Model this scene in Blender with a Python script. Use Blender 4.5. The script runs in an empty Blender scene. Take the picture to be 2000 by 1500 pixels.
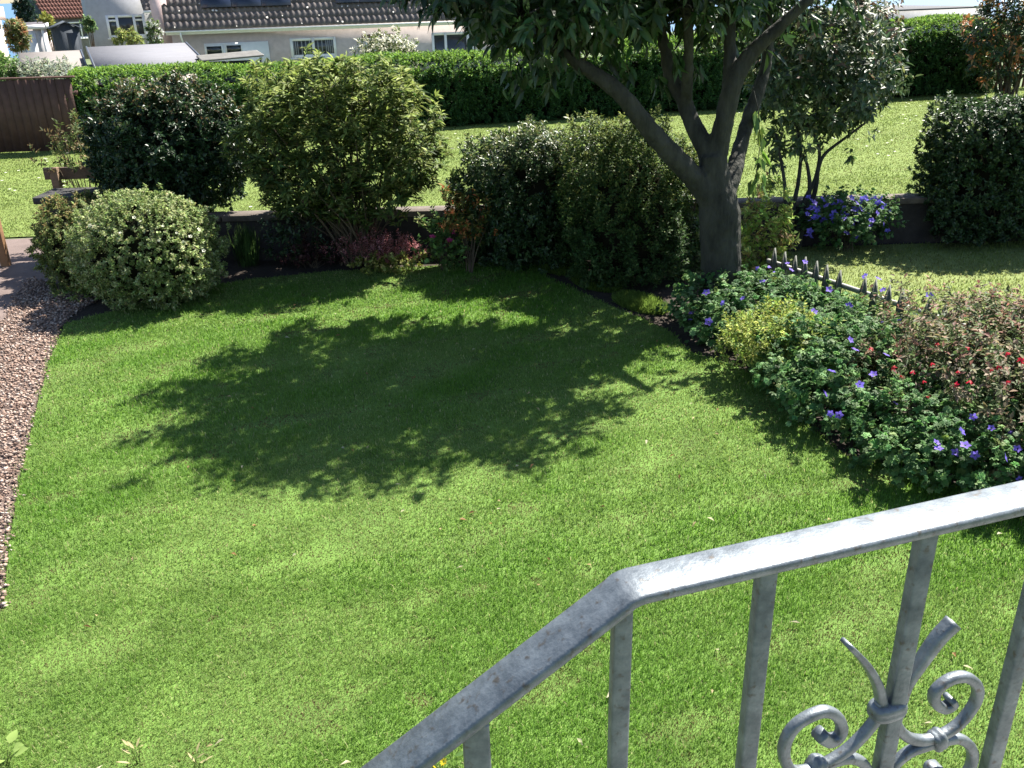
import bpy, math, random
import numpy as np
from mathutils import Vector, Matrix

# ------------------------------------------------------------------ camera, sky, sun, exposure
scene = bpy.context.scene
COL = scene.collection
F = 1764.0; PITCH = math.radians(23.6); ROLL = math.radians(-1.5); CAMZ = 2.6
CM = Matrix.Rotation(math.pi/2 - PITCH, 3, 'X') @ Matrix.Rotation(ROLL, 3, 'Z')
cd = bpy.data.cameras.new("camera"); cam = bpy.data.objects.new("camera", cd); COL.objects.link(cam)
cam.matrix_world = Matrix.Translation((0, 0, CAMZ)) @ CM.to_4x4()
cd.sensor_width = 36; cd.lens = F/2000*36; cd.clip_start = 0.05; cd.clip_end = 20000
scene.camera = cam

SUN_AZ = math.radians(43); SUN_EL = math.radians(52)
w = bpy.data.worlds.new("World"); scene.world = w; w.use_nodes = True
nt = w.node_tree; bg = nt.nodes["Background"]
sky = nt.nodes.new("ShaderNodeTexSky"); sky.sky_type = 'NISHITA'; sky.sun_disc = False
sky.sun_elevation = SUN_EL; sky.sun_rotation = SUN_AZ; sky.air_density = 1.0; sky.dust_density = 0.6
nt.links.new(sky.outputs[0], bg.inputs[0]); bg.inputs[1].default_value = 0.062
sl = bpy.data.lights.new("sun", 'SUN'); sl.energy = 4.8; sl.angle = math.radians(0.5); sl.color = (1, .95, .86)
so = bpy.data.objects.new("sun", sl); COL.objects.link(so)
sd = Vector((math.sin(SUN_AZ)*math.cos(SUN_EL), math.cos(SUN_AZ)*math.cos(SUN_EL), math.sin(SUN_EL)))
so.rotation_euler = sd.to_track_quat('Z', 'Y').to_euler()
scene.view_settings.view_transform = 'Standard'; scene.view_settings.look = 'None'
scene.view_settings.exposure = 1.75; scene.view_settings.gamma = 1
scene.render.engine = 'CYCLES'
scene.cycles.max_bounces = 6; scene.cycles.diffuse_bounces = 3; scene.cycles.transmission_bounces = 4
scene.cycles.transparent_max_bounces = 4

# ------------------------------------------------------------------ helpers
def ray(px, py):
    return CM @ Vector(((px-1000)/F, -(py-750)/F, -1.0))
def at(px, py, z=0.0):
    d = ray(px, py); t = (z-CAMZ)/d.z
    return Vector((d.x*t, d.y*t, z))
def aty(px, py, y):
    d = ray(px, py); t = y/d.y
    return Vector((d.x*t, y, CAMZ+d.z*t))
def on_plane(px, py, p0, n):
    d = ray(px, py); o = Vector((0, 0, CAMZ)); t = (Vector(p0)-o).dot(n)/d.dot(n)
    return o+d*t
def depth(p):
    return -(CM.transposed() @ (Vector(p)-Vector((0, 0, CAMZ)))).z
def tag(o, label=None, cat=None, group=None, kind=None):
    if label: o['label'] = label
    if cat: o['category'] = cat
    if group: o['group'] = group
    if kind: o['kind'] = kind
    return o
def empty(name, loc, rz=0.0):
    o = bpy.data.objects.new(name, None); COL.objects.link(o)
    o.location = loc; o.rotation_euler = (0, 0, rz); o.empty_display_size = .1
    return o
def copy_to(o, parent, loc=None, rot=None, scale=None):
    c = o.copy(); COL.objects.link(c); c.parent = parent
    if loc is not None: c.location = loc
    if rot is not None: c.rotation_euler = rot
    if scale is not None: c.scale = (scale,)*3
    return c

def nmat(name, col, rough=.8, var=.25, scale=6.0, bump=0.0, bscale=None, metallic=0.0, col2=None, spec=.4, detail=6, stretch=None):
    m = bpy.data.materials.new(name); m.use_nodes = True; n = m.node_tree.nodes; l = m.node_tree.links
    b = n["Principled BSDF"]; b.inputs["Roughness"].default_value = rough; b.inputs["Metallic"].default_value = metallic
    b.inputs["Specular IOR Level"].default_value = spec
    tc = n.new("ShaderNodeTexCoord"); nz = n.new("ShaderNodeTexNoise"); nz.inputs["Scale"].default_value = scale
    nz.inputs["Detail"].default_value = detail; nz.inputs["Roughness"].default_value = .65
    src = tc.outputs["Object"]
    if stretch:
        mp = n.new("ShaderNodeMapping"); mp.inputs["Scale"].default_value = stretch
        l.new(src, mp.inputs[0]); src = mp.outputs[0]
    l.new(src, nz.inputs["Vector"])
    rp = n.new("ShaderNodeValToRGB"); rp.color_ramp.elements[0].position = .3; rp.color_ramp.elements[1].position = .7
    c = col; c2 = col2 or tuple(min(1, x*(1+var)) for x in c)
    rp.color_ramp.elements[0].color = (*[x*(1-var) for x in c], 1); rp.color_ramp.elements[1].color = (*c2, 1)
    l.new(nz.outputs["Fac"], rp.inputs[0]); l.new(rp.outputs[0], b.inputs["Base Color"])
    if bump:
        nb = n.new("ShaderNodeTexNoise"); nb.inputs["Scale"].default_value = bscale or scale*4; nb.inputs["Detail"].default_value = 8
        l.new(src, nb.inputs["Vector"])
        bp = n.new("ShaderNodeBump"); bp.inputs["Strength"].default_value = bump; bp.inputs["Distance"].default_value = .02
        l.new(nb.outputs["Fac"], bp.inputs["Height"]); l.new(bp.outputs[0], b.inputs["Normal"])
    return m
def leafmat(name, rough=.45, trans=.3, spec=.5):
    m = bpy.data.materials.new(name); m.use_nodes = True; n = m.node_tree.nodes; l = m.node_tree.links
    b = n["Principled BSDF"]; out = n["Material Output"]
    b.inputs["Roughness"].default_value = rough; b.inputs["Specular IOR Level"].default_value = spec
    a = n.new("ShaderNodeAttribute"); a.attribute_name = "Col"
    l.new(a.outputs["Color"], b.inputs["Base Color"])
    t = n.new("ShaderNodeBsdfTranslucent"); mx = n.new("ShaderNodeMixShader"); mx.inputs[0].default_value = trans
    hs = n.new("ShaderNodeHueSaturation"); hs.inputs["Value"].default_value = 1.4; hs.inputs["Saturation"].default_value = 1.0
    hs.inputs["Hue"].default_value = .49
    l.new(a.outputs["Color"], hs.inputs["Color"]); l.new(hs.outputs[0], t.inputs["Color"])
    l.new(b.outputs[0], mx.inputs[1]); l.new(t.outputs[0], mx.inputs[2]); l.new(mx.outputs[0], out.inputs["Surface"])
    return m

class Geo:
    def __init__(s): s.V = []; s.T = []; s.C = []; s.M = []; s.n = 0
    def add(s, V, T, C, mi=0):
        V = np.asarray(V, np.float32).reshape(-1, 3); T = np.asarray(T, np.int32).reshape(-1, 3)
        C = np.asarray(C, np.float32)
        if C.ndim == 1: C = np.tile(C, (len(V), 1))
        s.V.append(V); s.T.append(T+s.n); s.C.append(C); s.M.append(np.full(len(T), mi, np.int32)); s.n += len(V)
    def build(s, name, mats, parent=None, smooth=False):
        V = np.concatenate(s.V); T = np.concatenate(s.T); C = np.concatenate(s.C); M = np.concatenate(s.M)
        me = bpy.data.meshes.new(name)
        me.vertices.add(len(V)); me.vertices.foreach_set("co", V.ravel())
        me.loops.add(len(T)*3); me.loops.foreach_set("vertex_index", T.ravel())
        me.polygons.add(len(T)); me.polygons.foreach_set("loop_start", np.arange(0, len(T)*3, 3, dtype=np.int32))
        me.polygons.foreach_set("material_index", M)
        if smooth: me.polygons.foreach_set("use_smooth", np.ones(len(T), bool))
        at_ = me.color_attributes.new("Col", 'FLOAT_COLOR', 'POINT')
        at_.data.foreach_set("color", np.concatenate([C, np.ones((len(C), 1), np.float32)], 1).ravel())
        for m in (mats if isinstance(mats, (list, tuple)) else [mats]): me.materials.append(m)
        me.update(); me.validate()
        o = bpy.data.objects.new(name, me); COL.objects.link(o); o.parent = parent
        return o

def unit(a): return a/np.maximum(np.linalg.norm(a, axis=-1, keepdims=True), 1e-9)
def leaves(g, P, A, N, L, W, C, fold=.2, curl=.15, fine=False, mi=0):
    n = len(P); L = L[:, None]; W = W[:, None]
    S = unit(np.cross(A, N)); N = np.cross(S, A)
    if not fine:
        V = np.stack([P, P+A*L*.45+S*W*.5+N*W*fold, P+A*L-N*L*curl, P+A*L*.45-S*W*.5+N*W*fold], 1)
        b = (np.arange(n)*4)[:, None]; T = np.concatenate([b+[[0, 1, 2]], b+[[0, 2, 3]]])
        g.add(V, T, np.repeat(C, 4, 0), mi)
    else:
        m1 = P+A*L*.33-N*L*curl*.15; m2 = P+A*L*.68-N*L*curl*.5; tp = P+A*L-N*L*curl*1.1
        V = np.stack([P, m1, m2, tp, m1+S*W*.48+N*W*fold, m2+S*W*.36+N*W*fold*.7, m1-S*W*.48+N*W*fold, m2-S*W*.36+N*W*fold*.7], 1)
        b = (np.arange(n)*8)[:, None]
        q = [[0, 1, 4], [0, 6, 1], [1, 5, 4], [1, 2, 5], [1, 7, 2], [1, 6, 7], [2, 3, 5], [2, 7, 3]]
        g.add(V, np.concatenate([b+[t] for t in q]), np.repeat(C, 8, 0), mi)

def clumps(g, P, O, rng, nleaf, L, W, cols, tips=None, tipw=None, shoot=.08, up=.4, th=(25, 85), droop=0.0,
           fine=False, palm=False, jit=.28, fold=.2, curl=.15, zmin=.015, twig=None):
    """leaf clumps at points P with outward directions O; cols = [(rgb, weight)]; tips coloured at shoot ends with chance tipw per clump"""
    n = len(P)
    ax = unit(O*(1-up)+np.array([0, 0, up])+rng.normal(0, .25, (n, 3)))
    idx = np.repeat(np.arange(n), nleaf); m = len(idx)
    t = rng.random(m); a = ax[idx]
    p = P[idx]+a*(t*shoot)[:, None]+rng.normal(0, shoot*.12, (m, 3))
    r = rng.normal(0, 1, (m, 3)); perp = unit(r-(r*a).sum(1, keepdims=True)*a)
    th_ = np.radians(th[1]+(th[0]-th[1])*t*.8+rng.normal(0, 10, m))[:, None]
    d = unit(a*np.cos(th_)+perp*np.sin(th_)+np.array([0, 0, -droop]))
    N = unit(a*.7+np.array([0, 0, .5])+rng.normal(0, .3, (m, 3)))
    pal = np.array([c for c, _ in cols], float); wt = np.array([k for _, k in cols], float); wt /= wt.sum()
    cc = rng.choice(len(pal), n, p=wt)[idx]; sw = rng.random(m) < .35
    cc = np.where(sw, rng.choice(len(pal), m, p=wt), cc)
    C = pal[cc]*(1+rng.normal(0, jit, (m, 1))).clip(.45, 1.7)*(1+rng.normal(0, .08, (m, 3)))
    if tips is not None:
        k = (rng.random(m) < tipw[idx]) & (t > .35)
        tc = np.array(tips, float); C[k] = tc[rng.integers(0, len(tc), k.sum())]*(1+rng.normal(0, jit, (k.sum(), 1))).clip(.5, 1.6)
    ls = L*(1+rng.normal(0, .22, m)).clip(.5, 1.6); ws = W*(1+rng.normal(0, .18, m)).clip(.5, 1.5)
    ok = p[:, 2]+np.minimum(0, d[:, 2])*ls > zmin
    p, d, N, C, ls, ws = p[ok], d[ok], N[ok], C[ok], ls[ok], ws[ok]
    if palm:
        S = unit(np.cross(d, N)); N2 = np.cross(S, d)
        for ang, sc in ((-105, .75), (-52, .92), (0, 1), (52, .92), (105, .75)):
            a_ = math.radians(ang); dd = unit(d*math.cos(a_)+S*math.sin(a_))
            leaves(g, p+d*(ls*.35)[:, None], dd, N2, ls*.55*sc, ws*.55, C, fold=.12, curl=.2)
    else:
        leaves(g, p, d, N, ls, ws, C.clip(0, 1), fold, curl, fine)

def tube(g, pts, rad, col, ns=6, mi=0):
    pts = np.asarray(pts, float); rad = np.asarray(rad, float); k = len(pts)
    tg = np.gradient(pts, axis=0); tg = unit(tg)
    ref = np.array([0.3, 0.9, .2]) if abs(tg[0][2]) > .8 else np.array([0, 0, 1.0])
    V = []
    for i in range(k):
        x = unit(np.cross(ref, tg[i])); y = np.cross(tg[i], x); ref = np.cross(tg[i], x) if False else ref
        an = np.arange(ns)*2*math.pi/ns
        V.append(pts[i]+rad[i]*(np.cos(an)[:, None]*x+np.sin(an)[:, None]*y))
    V = np.concatenate(V); T = []
    for i in range(k-1):
        for j in range(ns):
            a, b = i*ns+j, i*ns+(j+1) % ns; T += [[a, b, b+ns], [a, b+ns, a+ns]]
    c0 = len(V); V = np.concatenate([V, pts[:1], pts[-1:]])
    for j in range(ns): T += [[c0, (j+1) % ns, j], [c0+1, (k-1)*ns+j, (k-1)*ns+(j+1) % ns]]
    g.add(V, T, np.array(col, float), mi)
def curve(a, b, n=6, sag=0.0, wob=0.0, rng=None):
    a = np.array(a, float); b = np.array(b, float); t = np.linspace(0, 1, n)[:, None]
    p = a+(b-a)*t; p[:, 2] += (sag*4*t*(1-t))[:, 0]
    if rng is not None and wob: p[1:-1] += rng.normal(0, wob, (n-2, 3))
    return p
def catmull(pts, n=8):
    P = [np.array(p, float) for p in pts]; P = [2*P[0]-P[1]]+P+[2*P[-1]-P[-2]]; out = []
    for i in range(1, len(P)-2):
        for j in range(n):
            t = j/n
            out.append(.5*((2*P[i])+(-P[i-1]+P[i+1])*t+(2*P[i-1]-5*P[i]+4*P[i+1]-P[i+2])*t*t+(-P[i-1]+3*P[i]-3*P[i+1]+P[i+2])*t**3))
    out.append(P[-2]); return np.array(out)
def box(g, a, b, col=(1, 1, 1), mi=0, R=None, off=None):
    x0, y0, z0 = a; x1, y1, z1 = b
    V = np.array([[x, y, z] for x in (x0, x1) for y in (y0, y1) for z in (z0, z1)], float)
    if R is not None: V = V @ np.array(R).T
    if off is not None: V = V+np.array(off)
    q = [(0, 1, 3, 2), (4, 6, 7, 5), (0, 4, 5, 1), (2, 3, 7, 6), (0, 2, 6, 4), (1, 5, 7, 3)]
    T = [t for a_, b_, c_, d_ in q for t in ((a_, b_, c_), (a_, c_, d_))]
    g.add(V, T, np.array(col, float), mi)
def prism(g, poly, z0, z1, col=(1, 1, 1), mi=0):
    """poly = convex list of (x, y), vertical extrusion"""
    n = len(poly); V = [(x, y, z0) for x, y in poly]+[(x, y, z1) for x, y in poly]; T = []
    for i in range(1, n-1): T += [[0, i+1, i], [n, n+i, n+i+1]]
    for i in range(n):
        j = (i+1) % n; T += [[i, j, n+j], [i, n+j, n+i]]
    g.add(V, T, np.array(col, float), mi)
def bevel(o, wd=.008, seg=2):
    m = o.modifiers.new("bevel", 'BEVEL'); m.width = wd; m.segments = seg; m.limit_method = 'ANGLE'
    w_ = o.modifiers.new("weld", 'WELD'); w_.merge_threshold = .0001
    o.modifiers.move(1, 0) if len(o.modifiers) == 2 else None
    return o
def sheet(name, poly, z, mat, label, cat, kind='structure'):
    import bmesh
    bm = bmesh.new(); f = bm.faces.new([bm.verts.new((p[0], p[1], z)) for p in poly])
    if f.calc_area() and f.normal.z < 0: f.normal_flip()
    f.normal_update()
    if f.normal.z < 0: f.normal_flip()
    bmesh.ops.triangulate(bm, faces=bm.faces[:])
    me = bpy.data.meshes.new(name); bm.to_mesh(me); bm.free(); me.materials.append(mat)
    o = bpy.data.objects.new(name, me); COL.objects.link(o)
    return tag(o, label, cat, kind=kind)
def inside(P, poly):
    x, y = P[:, 0], P[:, 1]; r = np.zeros(len(P), bool); n = len(poly)
    for i in range(n):
        x0, y0 = poly[i][0], poly[i][1]; x1, y1 = poly[(i+1) % n][0], poly[(i+1) % n][1]
        c = (y0 > y) != (y1 > y)
        r ^= c & (x < (x1-x0)*(y-y0)/((y1-y0) if y1 != y0 else 1e-9)+x0)
    return r
def fbm(x, y, seed, base=1.0, octs=4):
    rg = np.random.default_rng(seed); v = np.zeros_like(x); a = 1.0; tot = 0
    for o in range(octs):
        for _ in range(4):
            an = rg.random()*6.283; f = base*2**o*(.7+.6*rg.random()); ph = rg.random()*6.283
            v += a*np.sin((x*math.cos(an)+y*math.sin(an))*f*6.283+ph)
        tot += a*1.6; a *= .6
    return v/tot

# ------------------------------------------------------------------ materials
M_soil = nmat("soil", (.035, .025, .018), .95, .4, 9, .8, 40)
M_lawn = nmat("lawn_base", (.10, .175, .035), .9, .3, 3.0, .6, 90, spec=.2)
M_nlawn = nmat("neighbour_turf", (.17, .21, .07), .9, .22, 2.2, .5, 120, spec=.15)
M_green = nmat("mown_turf", (.145, .195, .052), .9, .14, .35, .5, 60, spec=.15, stretch=(1, 2.2, 1))
M_terr = nmat("terrain", (.09, .12, .05), .95, .4, .2, .3, 8)
M_sea = nmat("sea_water", (.05, .13, .24), .35, .12, .02, .25, .3)
M_path = nmat("path_tarmac", (.135, .10, .088), .85, .25, 3, .35, 90)
M_conc = nmat("concrete", (.42, .40, .37), .9, .15, 4, .3, 40)
M_blade = leafmat("grass_blade", .55, .42, .2)
M_leaf = leafmat("leaf_soft", .58, .34, .22)
M_gloss = leafmat("leaf_glossy", .44, .24, .5)
M_silver = leafmat("leaf_silvery", .52, .26, .6)
M_petal = leafmat("petal", .6, .35, .2)
M_bark = nmat("bark", (.022, .023, .018), .9, .5, 9, 1.0, 34, stretch=(1, 1, .35), col2=(.060, .060, .048))
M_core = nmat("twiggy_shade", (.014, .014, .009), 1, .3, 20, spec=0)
M_stem = nmat("shrub_stem", (.10, .075, .05), .9, .35, 12, .3)
M_galv = nmat("galvanised_steel", (.13, .152, .175), .48, .3, 45, .10, 190, metallic=.5, col2=(.21, .235, .255))
M_glare = nmat("sun_glare_steel", (.54, .555, .575), .5, .10, 38, .012, 190, metallic=.88, col2=(.58, .595, .61))  # lighter steel for upward faces, sun glare put into its colour
for m_ in (M_galv, M_glare):                                # dull oxide blotches
    n_ = m_.node_tree.nodes; l_ = m_.node_tree.links; b_ = n_["Principled BSDF"]; src_ = b_.inputs["Base Color"].links[0].from_socket
    v_ = n_.new("ShaderNodeTexNoise"); v_.inputs["Scale"].default_value = 95; v_.inputs["Detail"].default_value = 3
    tc_ = [q for q in n_ if q.type == 'TEX_COORD'][0]; l_.new(tc_.outputs["Object"], v_.inputs["Vector"])
    r_ = n_.new("ShaderNodeValToRGB"); r_.color_ramp.elements[0].position = .60; r_.color_ramp.elements[1].position = .72
    l_.new(v_.outputs["Fac"], r_.inputs[0]); x_ = n_.new("ShaderNodeMixRGB"); l_.new(r_.outputs[0], x_.inputs[0]); l_.new(src_, x_.inputs[1]); x_.inputs[2].default_value = (.10, .09, .08, 1) if m_ is M_galv else (.52, .52, .52, 1)
    l_.new(x_.outputs[0], b_.inputs["Base Color"])
M_chip = leafmat("stone_chip", .85, 0.0, .3)

# ------------------------------------------------------------------ terrain, sea
HA = math.atan(.27); e1 = np.array([math.cos(HA), math.sin(HA)]); e2 = np.array([-math.sin(HA), math.cos(HA)]); H0 = np.array([0, 19.7])
def hp(s, d): return H0+e1*s+e2*d
GZ = -1.2
def tz(d): return float(np.interp(d, [-60, .9, 8, 60, 140, 600], [0, 0, GZ, GZ, -13, -16]))
g = Geo(); ds = [-40, .9, 3, 5, 8, 20, 40, 60, 80, 110, 140, 600]; ss = np.linspace(-420, 420, 41)
V = [(*hp(s, d), tz(d)-.004) for d in ds for s in ss]; ns = len(ss); T = []
for i in range(len(ds)-1):
    for j in range(ns-1):
        a = i*ns+j; T += [[a, a+1, a+ns+1], [a, a+ns+1, a+ns]]
g.add(V, T, (1, 1, 1)); tag(g.build("terrain", M_terr), "rough ground sloping away behind the hedge towards the sea", "ground", kind='structure')
g = Geo(); V = [(*hp(-9000, 70), -11.5), (*hp(9000, 70), -11.5), (*hp(9000, 15000), -11.5), (*hp(-9000, 15000), -11.5)]
g.add(V, [[0, 1, 2], [0, 2, 3]], (1, 1, 1)); tag(g.build("sea", M_sea), "blue sea visible beyond the houses", "sea", kind='structure')

# ------------------------------------------------------------------ ground sheets
def pp(*xy): return [at(x, y)[:2] for x, y in xy]
LAWN = [(-1.75, .95), (-2.12, 2.3)]+[tuple(p) for p in pp((8, 1190), (20, 1060), (45, 920), (75, 790), (100, 700), (128, 636), (200, 615), (330, 590), (420, 560), (490, 548),
        (640, 533), (800, 525), (930, 516), (1030, 513), (1070, 545), (1170, 590), (1300, 645), (1352, 692), (1430, 715), (1530, 765), (1585, 840), (1640, 890), (1760, 915), (1870, 955), (2000, 1015))]+[(2.75, 3.4), (2.9, 2.4), (2.9, .95)]
PICK0 = at(1514, 484, .47); PICK1 = at(1850, 590, .47)
pv = np.array([PICK1.x-PICK0.x, PICK1.y-PICK0.y]); pl = np.linalg.norm(pv); pd = pv/pl
P0 = np.array([PICK0.x, PICK0.y])
WY0, WY1 = 9.40, 9.60
sheet("garden_soil", [(-5.2, .9), (-5.2, 9.4), (9.5, 9.6), (9.5, .9)], .004, M_soil, "dark bare soil of the planted borders round the lawn", "soil")
sheet("lawn", LAWN, .014, M_lawn, "small sunlit front lawn with a tree shadow across it", "lawn")
fe = P0+pd*5.2; nb = np.array([-pd[1], pd[0]])*(1 if -pd[1] > 0 else -1)
NL = [tuple(P0+nb*.08-pd*.9), (9.4, 9.42), (9.4, 1.0), (fe[0]+.1, 1.0), tuple(fe+nb*.08)]
NL[0] = (2.75, 9.36); NL.append((2.62, 8.2))
sheet("neighbour_lawn", NL, .012, M_nlawn, "neighbour's pale mown lawn behind the pointed picket fence", "lawn")
gl = [hp(-26, .75), hp(26, .75), (26, 9.7), (-4.9, 9.75)]+[tuple(p) for p in pp((92, 462), (0, 466))]+[(-9, 10.4), (-20, 10.2)]
sheet("green", gl, .012, M_green, "wide mown green between the low garden wall and the long hedge", "grass")
sheet("path", [tuple(p) for p in pp((0, 470), (60, 467), (140, 463))]+[(-4.6, 9.4)]+[tuple(p) for p in pp((120, 560), (60, 545), (25, 590), (0, 650))]+[(-5.2, 6.4), (-5.9, 4), (-6.4, 1), (-8.5, 1), (-8.5, 10.2)], .012, M_path, "brown tarmac path passing the gate at the garden's edge", "path")

# ------------------------------------------------------------------ grass blades
def grass(name, poly, bands, label, seed, palette, z=.012, hmul=1.0, spots=()):
    rng = np.random.default_rng(seed); g = Geo(); P_ = np.array([(p[0], p[1]) for p in poly])
    x0, y0 = P_.min(0); x1, y1 = P_.max(0)
    for (ya, yb, dens, h, wd) in bands:
        n = int((x1-x0)*(yb-ya)*dens)
        q = np.stack([rng.uniform(x0, x1, n), rng.uniform(ya, yb, n)], 1)
        q = q[inside(q+rng.normal(0, .022, q.shape), poly)]
        # keep what the frame can see, with a margin for a sidestep
        q = q[np.abs(q[:, 0]) < q[:, 1]*.66+1.2]; n = len(q)
        f1 = fbm(q[:, 0], q[:, 1], 5, .35, 3); f2 = fbm(q[:, 0], q[:, 1], 9, 1.6, 4)
        lush = np.clip(.5+.55*f1+.35*f2, 0, 1)
        near_pale = np.clip((4.4-q[:, 1])/2.5, 0, 1)*np.clip((.4-q[:, 0])/1.8, 0, 1)
        lush = np.clip(lush-.45*near_pale, 0, 1)[:, None]
        C = np.array(palette[0])*lush+np.array(palette[1])*(1-lush)
        C = C*(1+rng.normal(0, .17, (n, 1))).clip(.6, 1.6)
        st = rng.random(n) < (.025+.06*(1-lush[:, 0])); C[st] = np.array(palette[2])*(1+rng.normal(0, .2, (st.sum(), 1)))
        brown = f2 < -.62; C[brown & (rng.random(n) < .6)] = (.11, .085, .035)
        for sx_, sy_, sr_ in spots:                       # worn bare spots
            m_ = (np.hypot(q[:, 0]-sx_, (q[:, 1]-sy_)*1.3)+.05*f2 < sr_); brown = brown | m_; C[m_ & (rng.random(n) < .7)] = (.13, .085, .045)
        hh = h*(1+rng.normal(0, .3, n)).clip(.4, 1.8)*(.75+.5*lush[:, 0])*hmul; hh = np.where(brown, hh*.6, hh)
        an = rng.random(n)*6.283; ln = rng.uniform(.15, 1.0, n)
        D = np.stack([np.cos(an), np.sin(an), np.zeros(n)], 1); S = np.stack([-np.sin(an), np.cos(an), np.zeros(n)], 1)
        b = np.concatenate([q, np.full((n, 1), z)], 1); Z = np.array([0, 0, 1.0])
        hw = (wd*.5*(1+rng.normal(0, .2, n)).clip(.5, 1.6))[:, None]; hh = hh[:, None]; ln = ln[:, None]
        m = b+Z*hh*.6+D*hh*ln*.3; t = b+Z*hh*(1-.25*ln)+D*hh*ln*.85
        V = np.stack([b-S*hw, b+S*hw, m-S*hw*.8, m+S*hw*.8, t], 1)
        i = (np.arange(n)*5)[:, None]; T = np.concatenate([i+[[0, 1, 3]], i+[[0, 3, 2]], i+[[2, 3, 4]]])
        Cb = np.repeat(C.clip(0, 1)[:, None], 5, 1)
        g.add(V, T, Cb.reshape(-1, 3))
    return tag(g.build(name, M_blade), label, "grass", kind='stuff')
GP = [(.108, .225, .030), (.178, .255, .066), (.34, .33, .16)]
grass("lawn_grass", LAWN, [(1.6, 3.6, 30000, .021, .0026), (3.6, 5.2, 17000, .021, .0036), (5.2, 7.2, 11000, .021, .005), (7.2, 9.2, 8500, .021, .0065)],
      "short green grass covering the front lawn", 1, GP, spots=[(*at(x, y).xy, r_) for x, y, r_ in ((612, 1395, .06), (640, 1432, .05), (825, 1373, .07), (1020, 998, .09), (1770, 1275, .06), (1255, 1350, .05), (330, 1000, .06), (420, 1215, .05), (1500, 930, .06))])
grass("neighbour_grass", NL, [(5.5, 9.4, 2600, .02, .007)], "close cut pale grass of the neighbour's lawn", 2,
      [(.16, .215, .055), (.21, .23, .08), (.28, .27, .13)])
grass("green_grass", gl, [(9.7, 13, 2600, .016, .009), (13, 17.5, 1500, .016, .012), (17.5, 24, 900, .016, .016)], "mown grass of the green behind the garden wall", 3,
      [(.135, .19, .048), (.165, .205, .062), (.20, .22, .09)])
# raised grassy lip of the border beside the lawn
def mound(g, c, rx, ry, h, ang, seed):
    rng = np.random.default_rng(seed); n = 4200
    a = rng.random(n)*6.283; r = np.sqrt(rng.random(n)); x = np.cos(a)*r*rx; y = np.sin(a)*r*ry
    ca, sa = math.cos(ang), math.sin(ang)
    b = np.stack([c[0]+x*ca-y*sa, c[1]+x*sa+y*ca, h*(1-r**3)], 1)
    d = unit(np.stack([x*ca-y*sa, x*sa+y*ca, np.full(n, .25)], 1)*.8+rng.normal(0, .3, (n, 3))+[0, 0, .5])
    leaves(g, b, d, rng.normal(0, 1, (n, 3)), rng.uniform(.03, .08, n), np.full(n, .007), np.array([.13, .21, .04])*(1+rng.normal(0, .25, (n, 1))).clip(.5, 1.6), .05, .2)
    k = 12; rr = [(0, 1), (.6, .85), (1, 0)]; V = [(c[0], c[1], h)]
    for q, hz in rr[1:]:
        for i in range(k):
            t = i*6.283/k; xx, yy = math.cos(t)*rx*q, math.sin(t)*ry*q; V.append((c[0]+xx*ca-yy*sa, c[1]+xx*sa+yy*ca, h*hz))
    T = [[0, 1+i, 1+(i+1) % k] for i in range(k)]
    for i in range(k):
        a_, b_ = 1+i, 1+(i+1) % k; T += [[a_, a_+k, b_+k], [a_, b_+k, b_]]
    g.add(V, T, (.05, .08, .02))
g = Geo()
for px, py, rx, ry, sd_ in ((1088, 525, .27, .13, 1), (1165, 556, .27, .13, 2), (1250, 597, .28, .12, 3)):
    c = at(px, py); mound(g, c, rx*1.1, ry*1.35, .032, -1.05, sd_)
tag(g.build("grass_verge", M_blade), "raised grassy lip along the border beside the lawn", "grass", kind='stuff')

# ------------------------------------------------------------------ gravel and loose litter
GRAV = [tuple(p) for p in pp((118, 640), (150, 610), (190, 590), (150, 570), (110, 560), (60, 545), (25, 590), (0, 650))]+[(-5.2, 6.4), (-5.9, 4), (-3.6, 1.2), (-2.0, 1.2)]+[tuple(p) for p in pp((4, 1190), (16, 1060), (41, 920), (71, 790), (96, 700))]
sheet("gravel_bed", GRAV, .010, nmat("gravel_base", (.15, .11, .095), .95, .5, 40, .8, 120), "bed under the pinkish brown gravel strip", "gravel")
rng = np.random.default_rng(7); q = np.stack([rng.uniform(-5, -1.7, 120000), rng.uniform(2.2, 9, 120000)], 1); q = q[inside(q+rng.normal(0, .022, q.shape), GRAV)]; q = q[np.abs(q[:, 0]) < q[:, 1]*.62+.5][:32000]
n = len(q); g = Geo()
oc = np.array([[1, 0, 0], [-1, 0, 0], [0, 1, 0], [0, -1, 0], [0, 0, 1], [0, 0, -1]], float); ot = [[0, 2, 4], [2, 1, 4], [1, 3, 4], [3, 0, 4], [2, 0, 5], [1, 2, 5], [3, 1, 5], [0, 3, 5]]
s = .004+.011*rng.random((n, 1))**2; an = rng.random(n)*6.283; Vv = oc[None]*(s*rng.uniform(.6, 1.4, (n, 3)))[:, None, :]*np.array([1, 1, .6])+rng.normal(0, .15, (n, 6, 3))*s[:, None]
X = Vv[..., 0]*np.cos(an)[:, None]-Vv[..., 1]*np.sin(an)[:, None]; Y = Vv[..., 0]*np.sin(an)[:, None]+Vv[..., 1]*np.cos(an)[:, None]
Vv = np.stack([X+q[:, :1], Y+q[:, 1:], Vv[..., 2]+.012+s], -1)
pal = np.array([(.40, .28, .22), (.30, .20, .155), (.48, .38, .32), (.2, .13, .10), (.52, .43, .37)])*.74
cc = pal[rng.choice(5, n, p=[.33, .27, .2, .13, .07])]*(1+rng.normal(0, .2, (n, 1))).clip(.5, 1.5)
g.add(Vv, np.concatenate([(np.arange(n)*6)[:, None]+[t] for t in ot]), np.repeat(cc, 6, 0))
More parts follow.
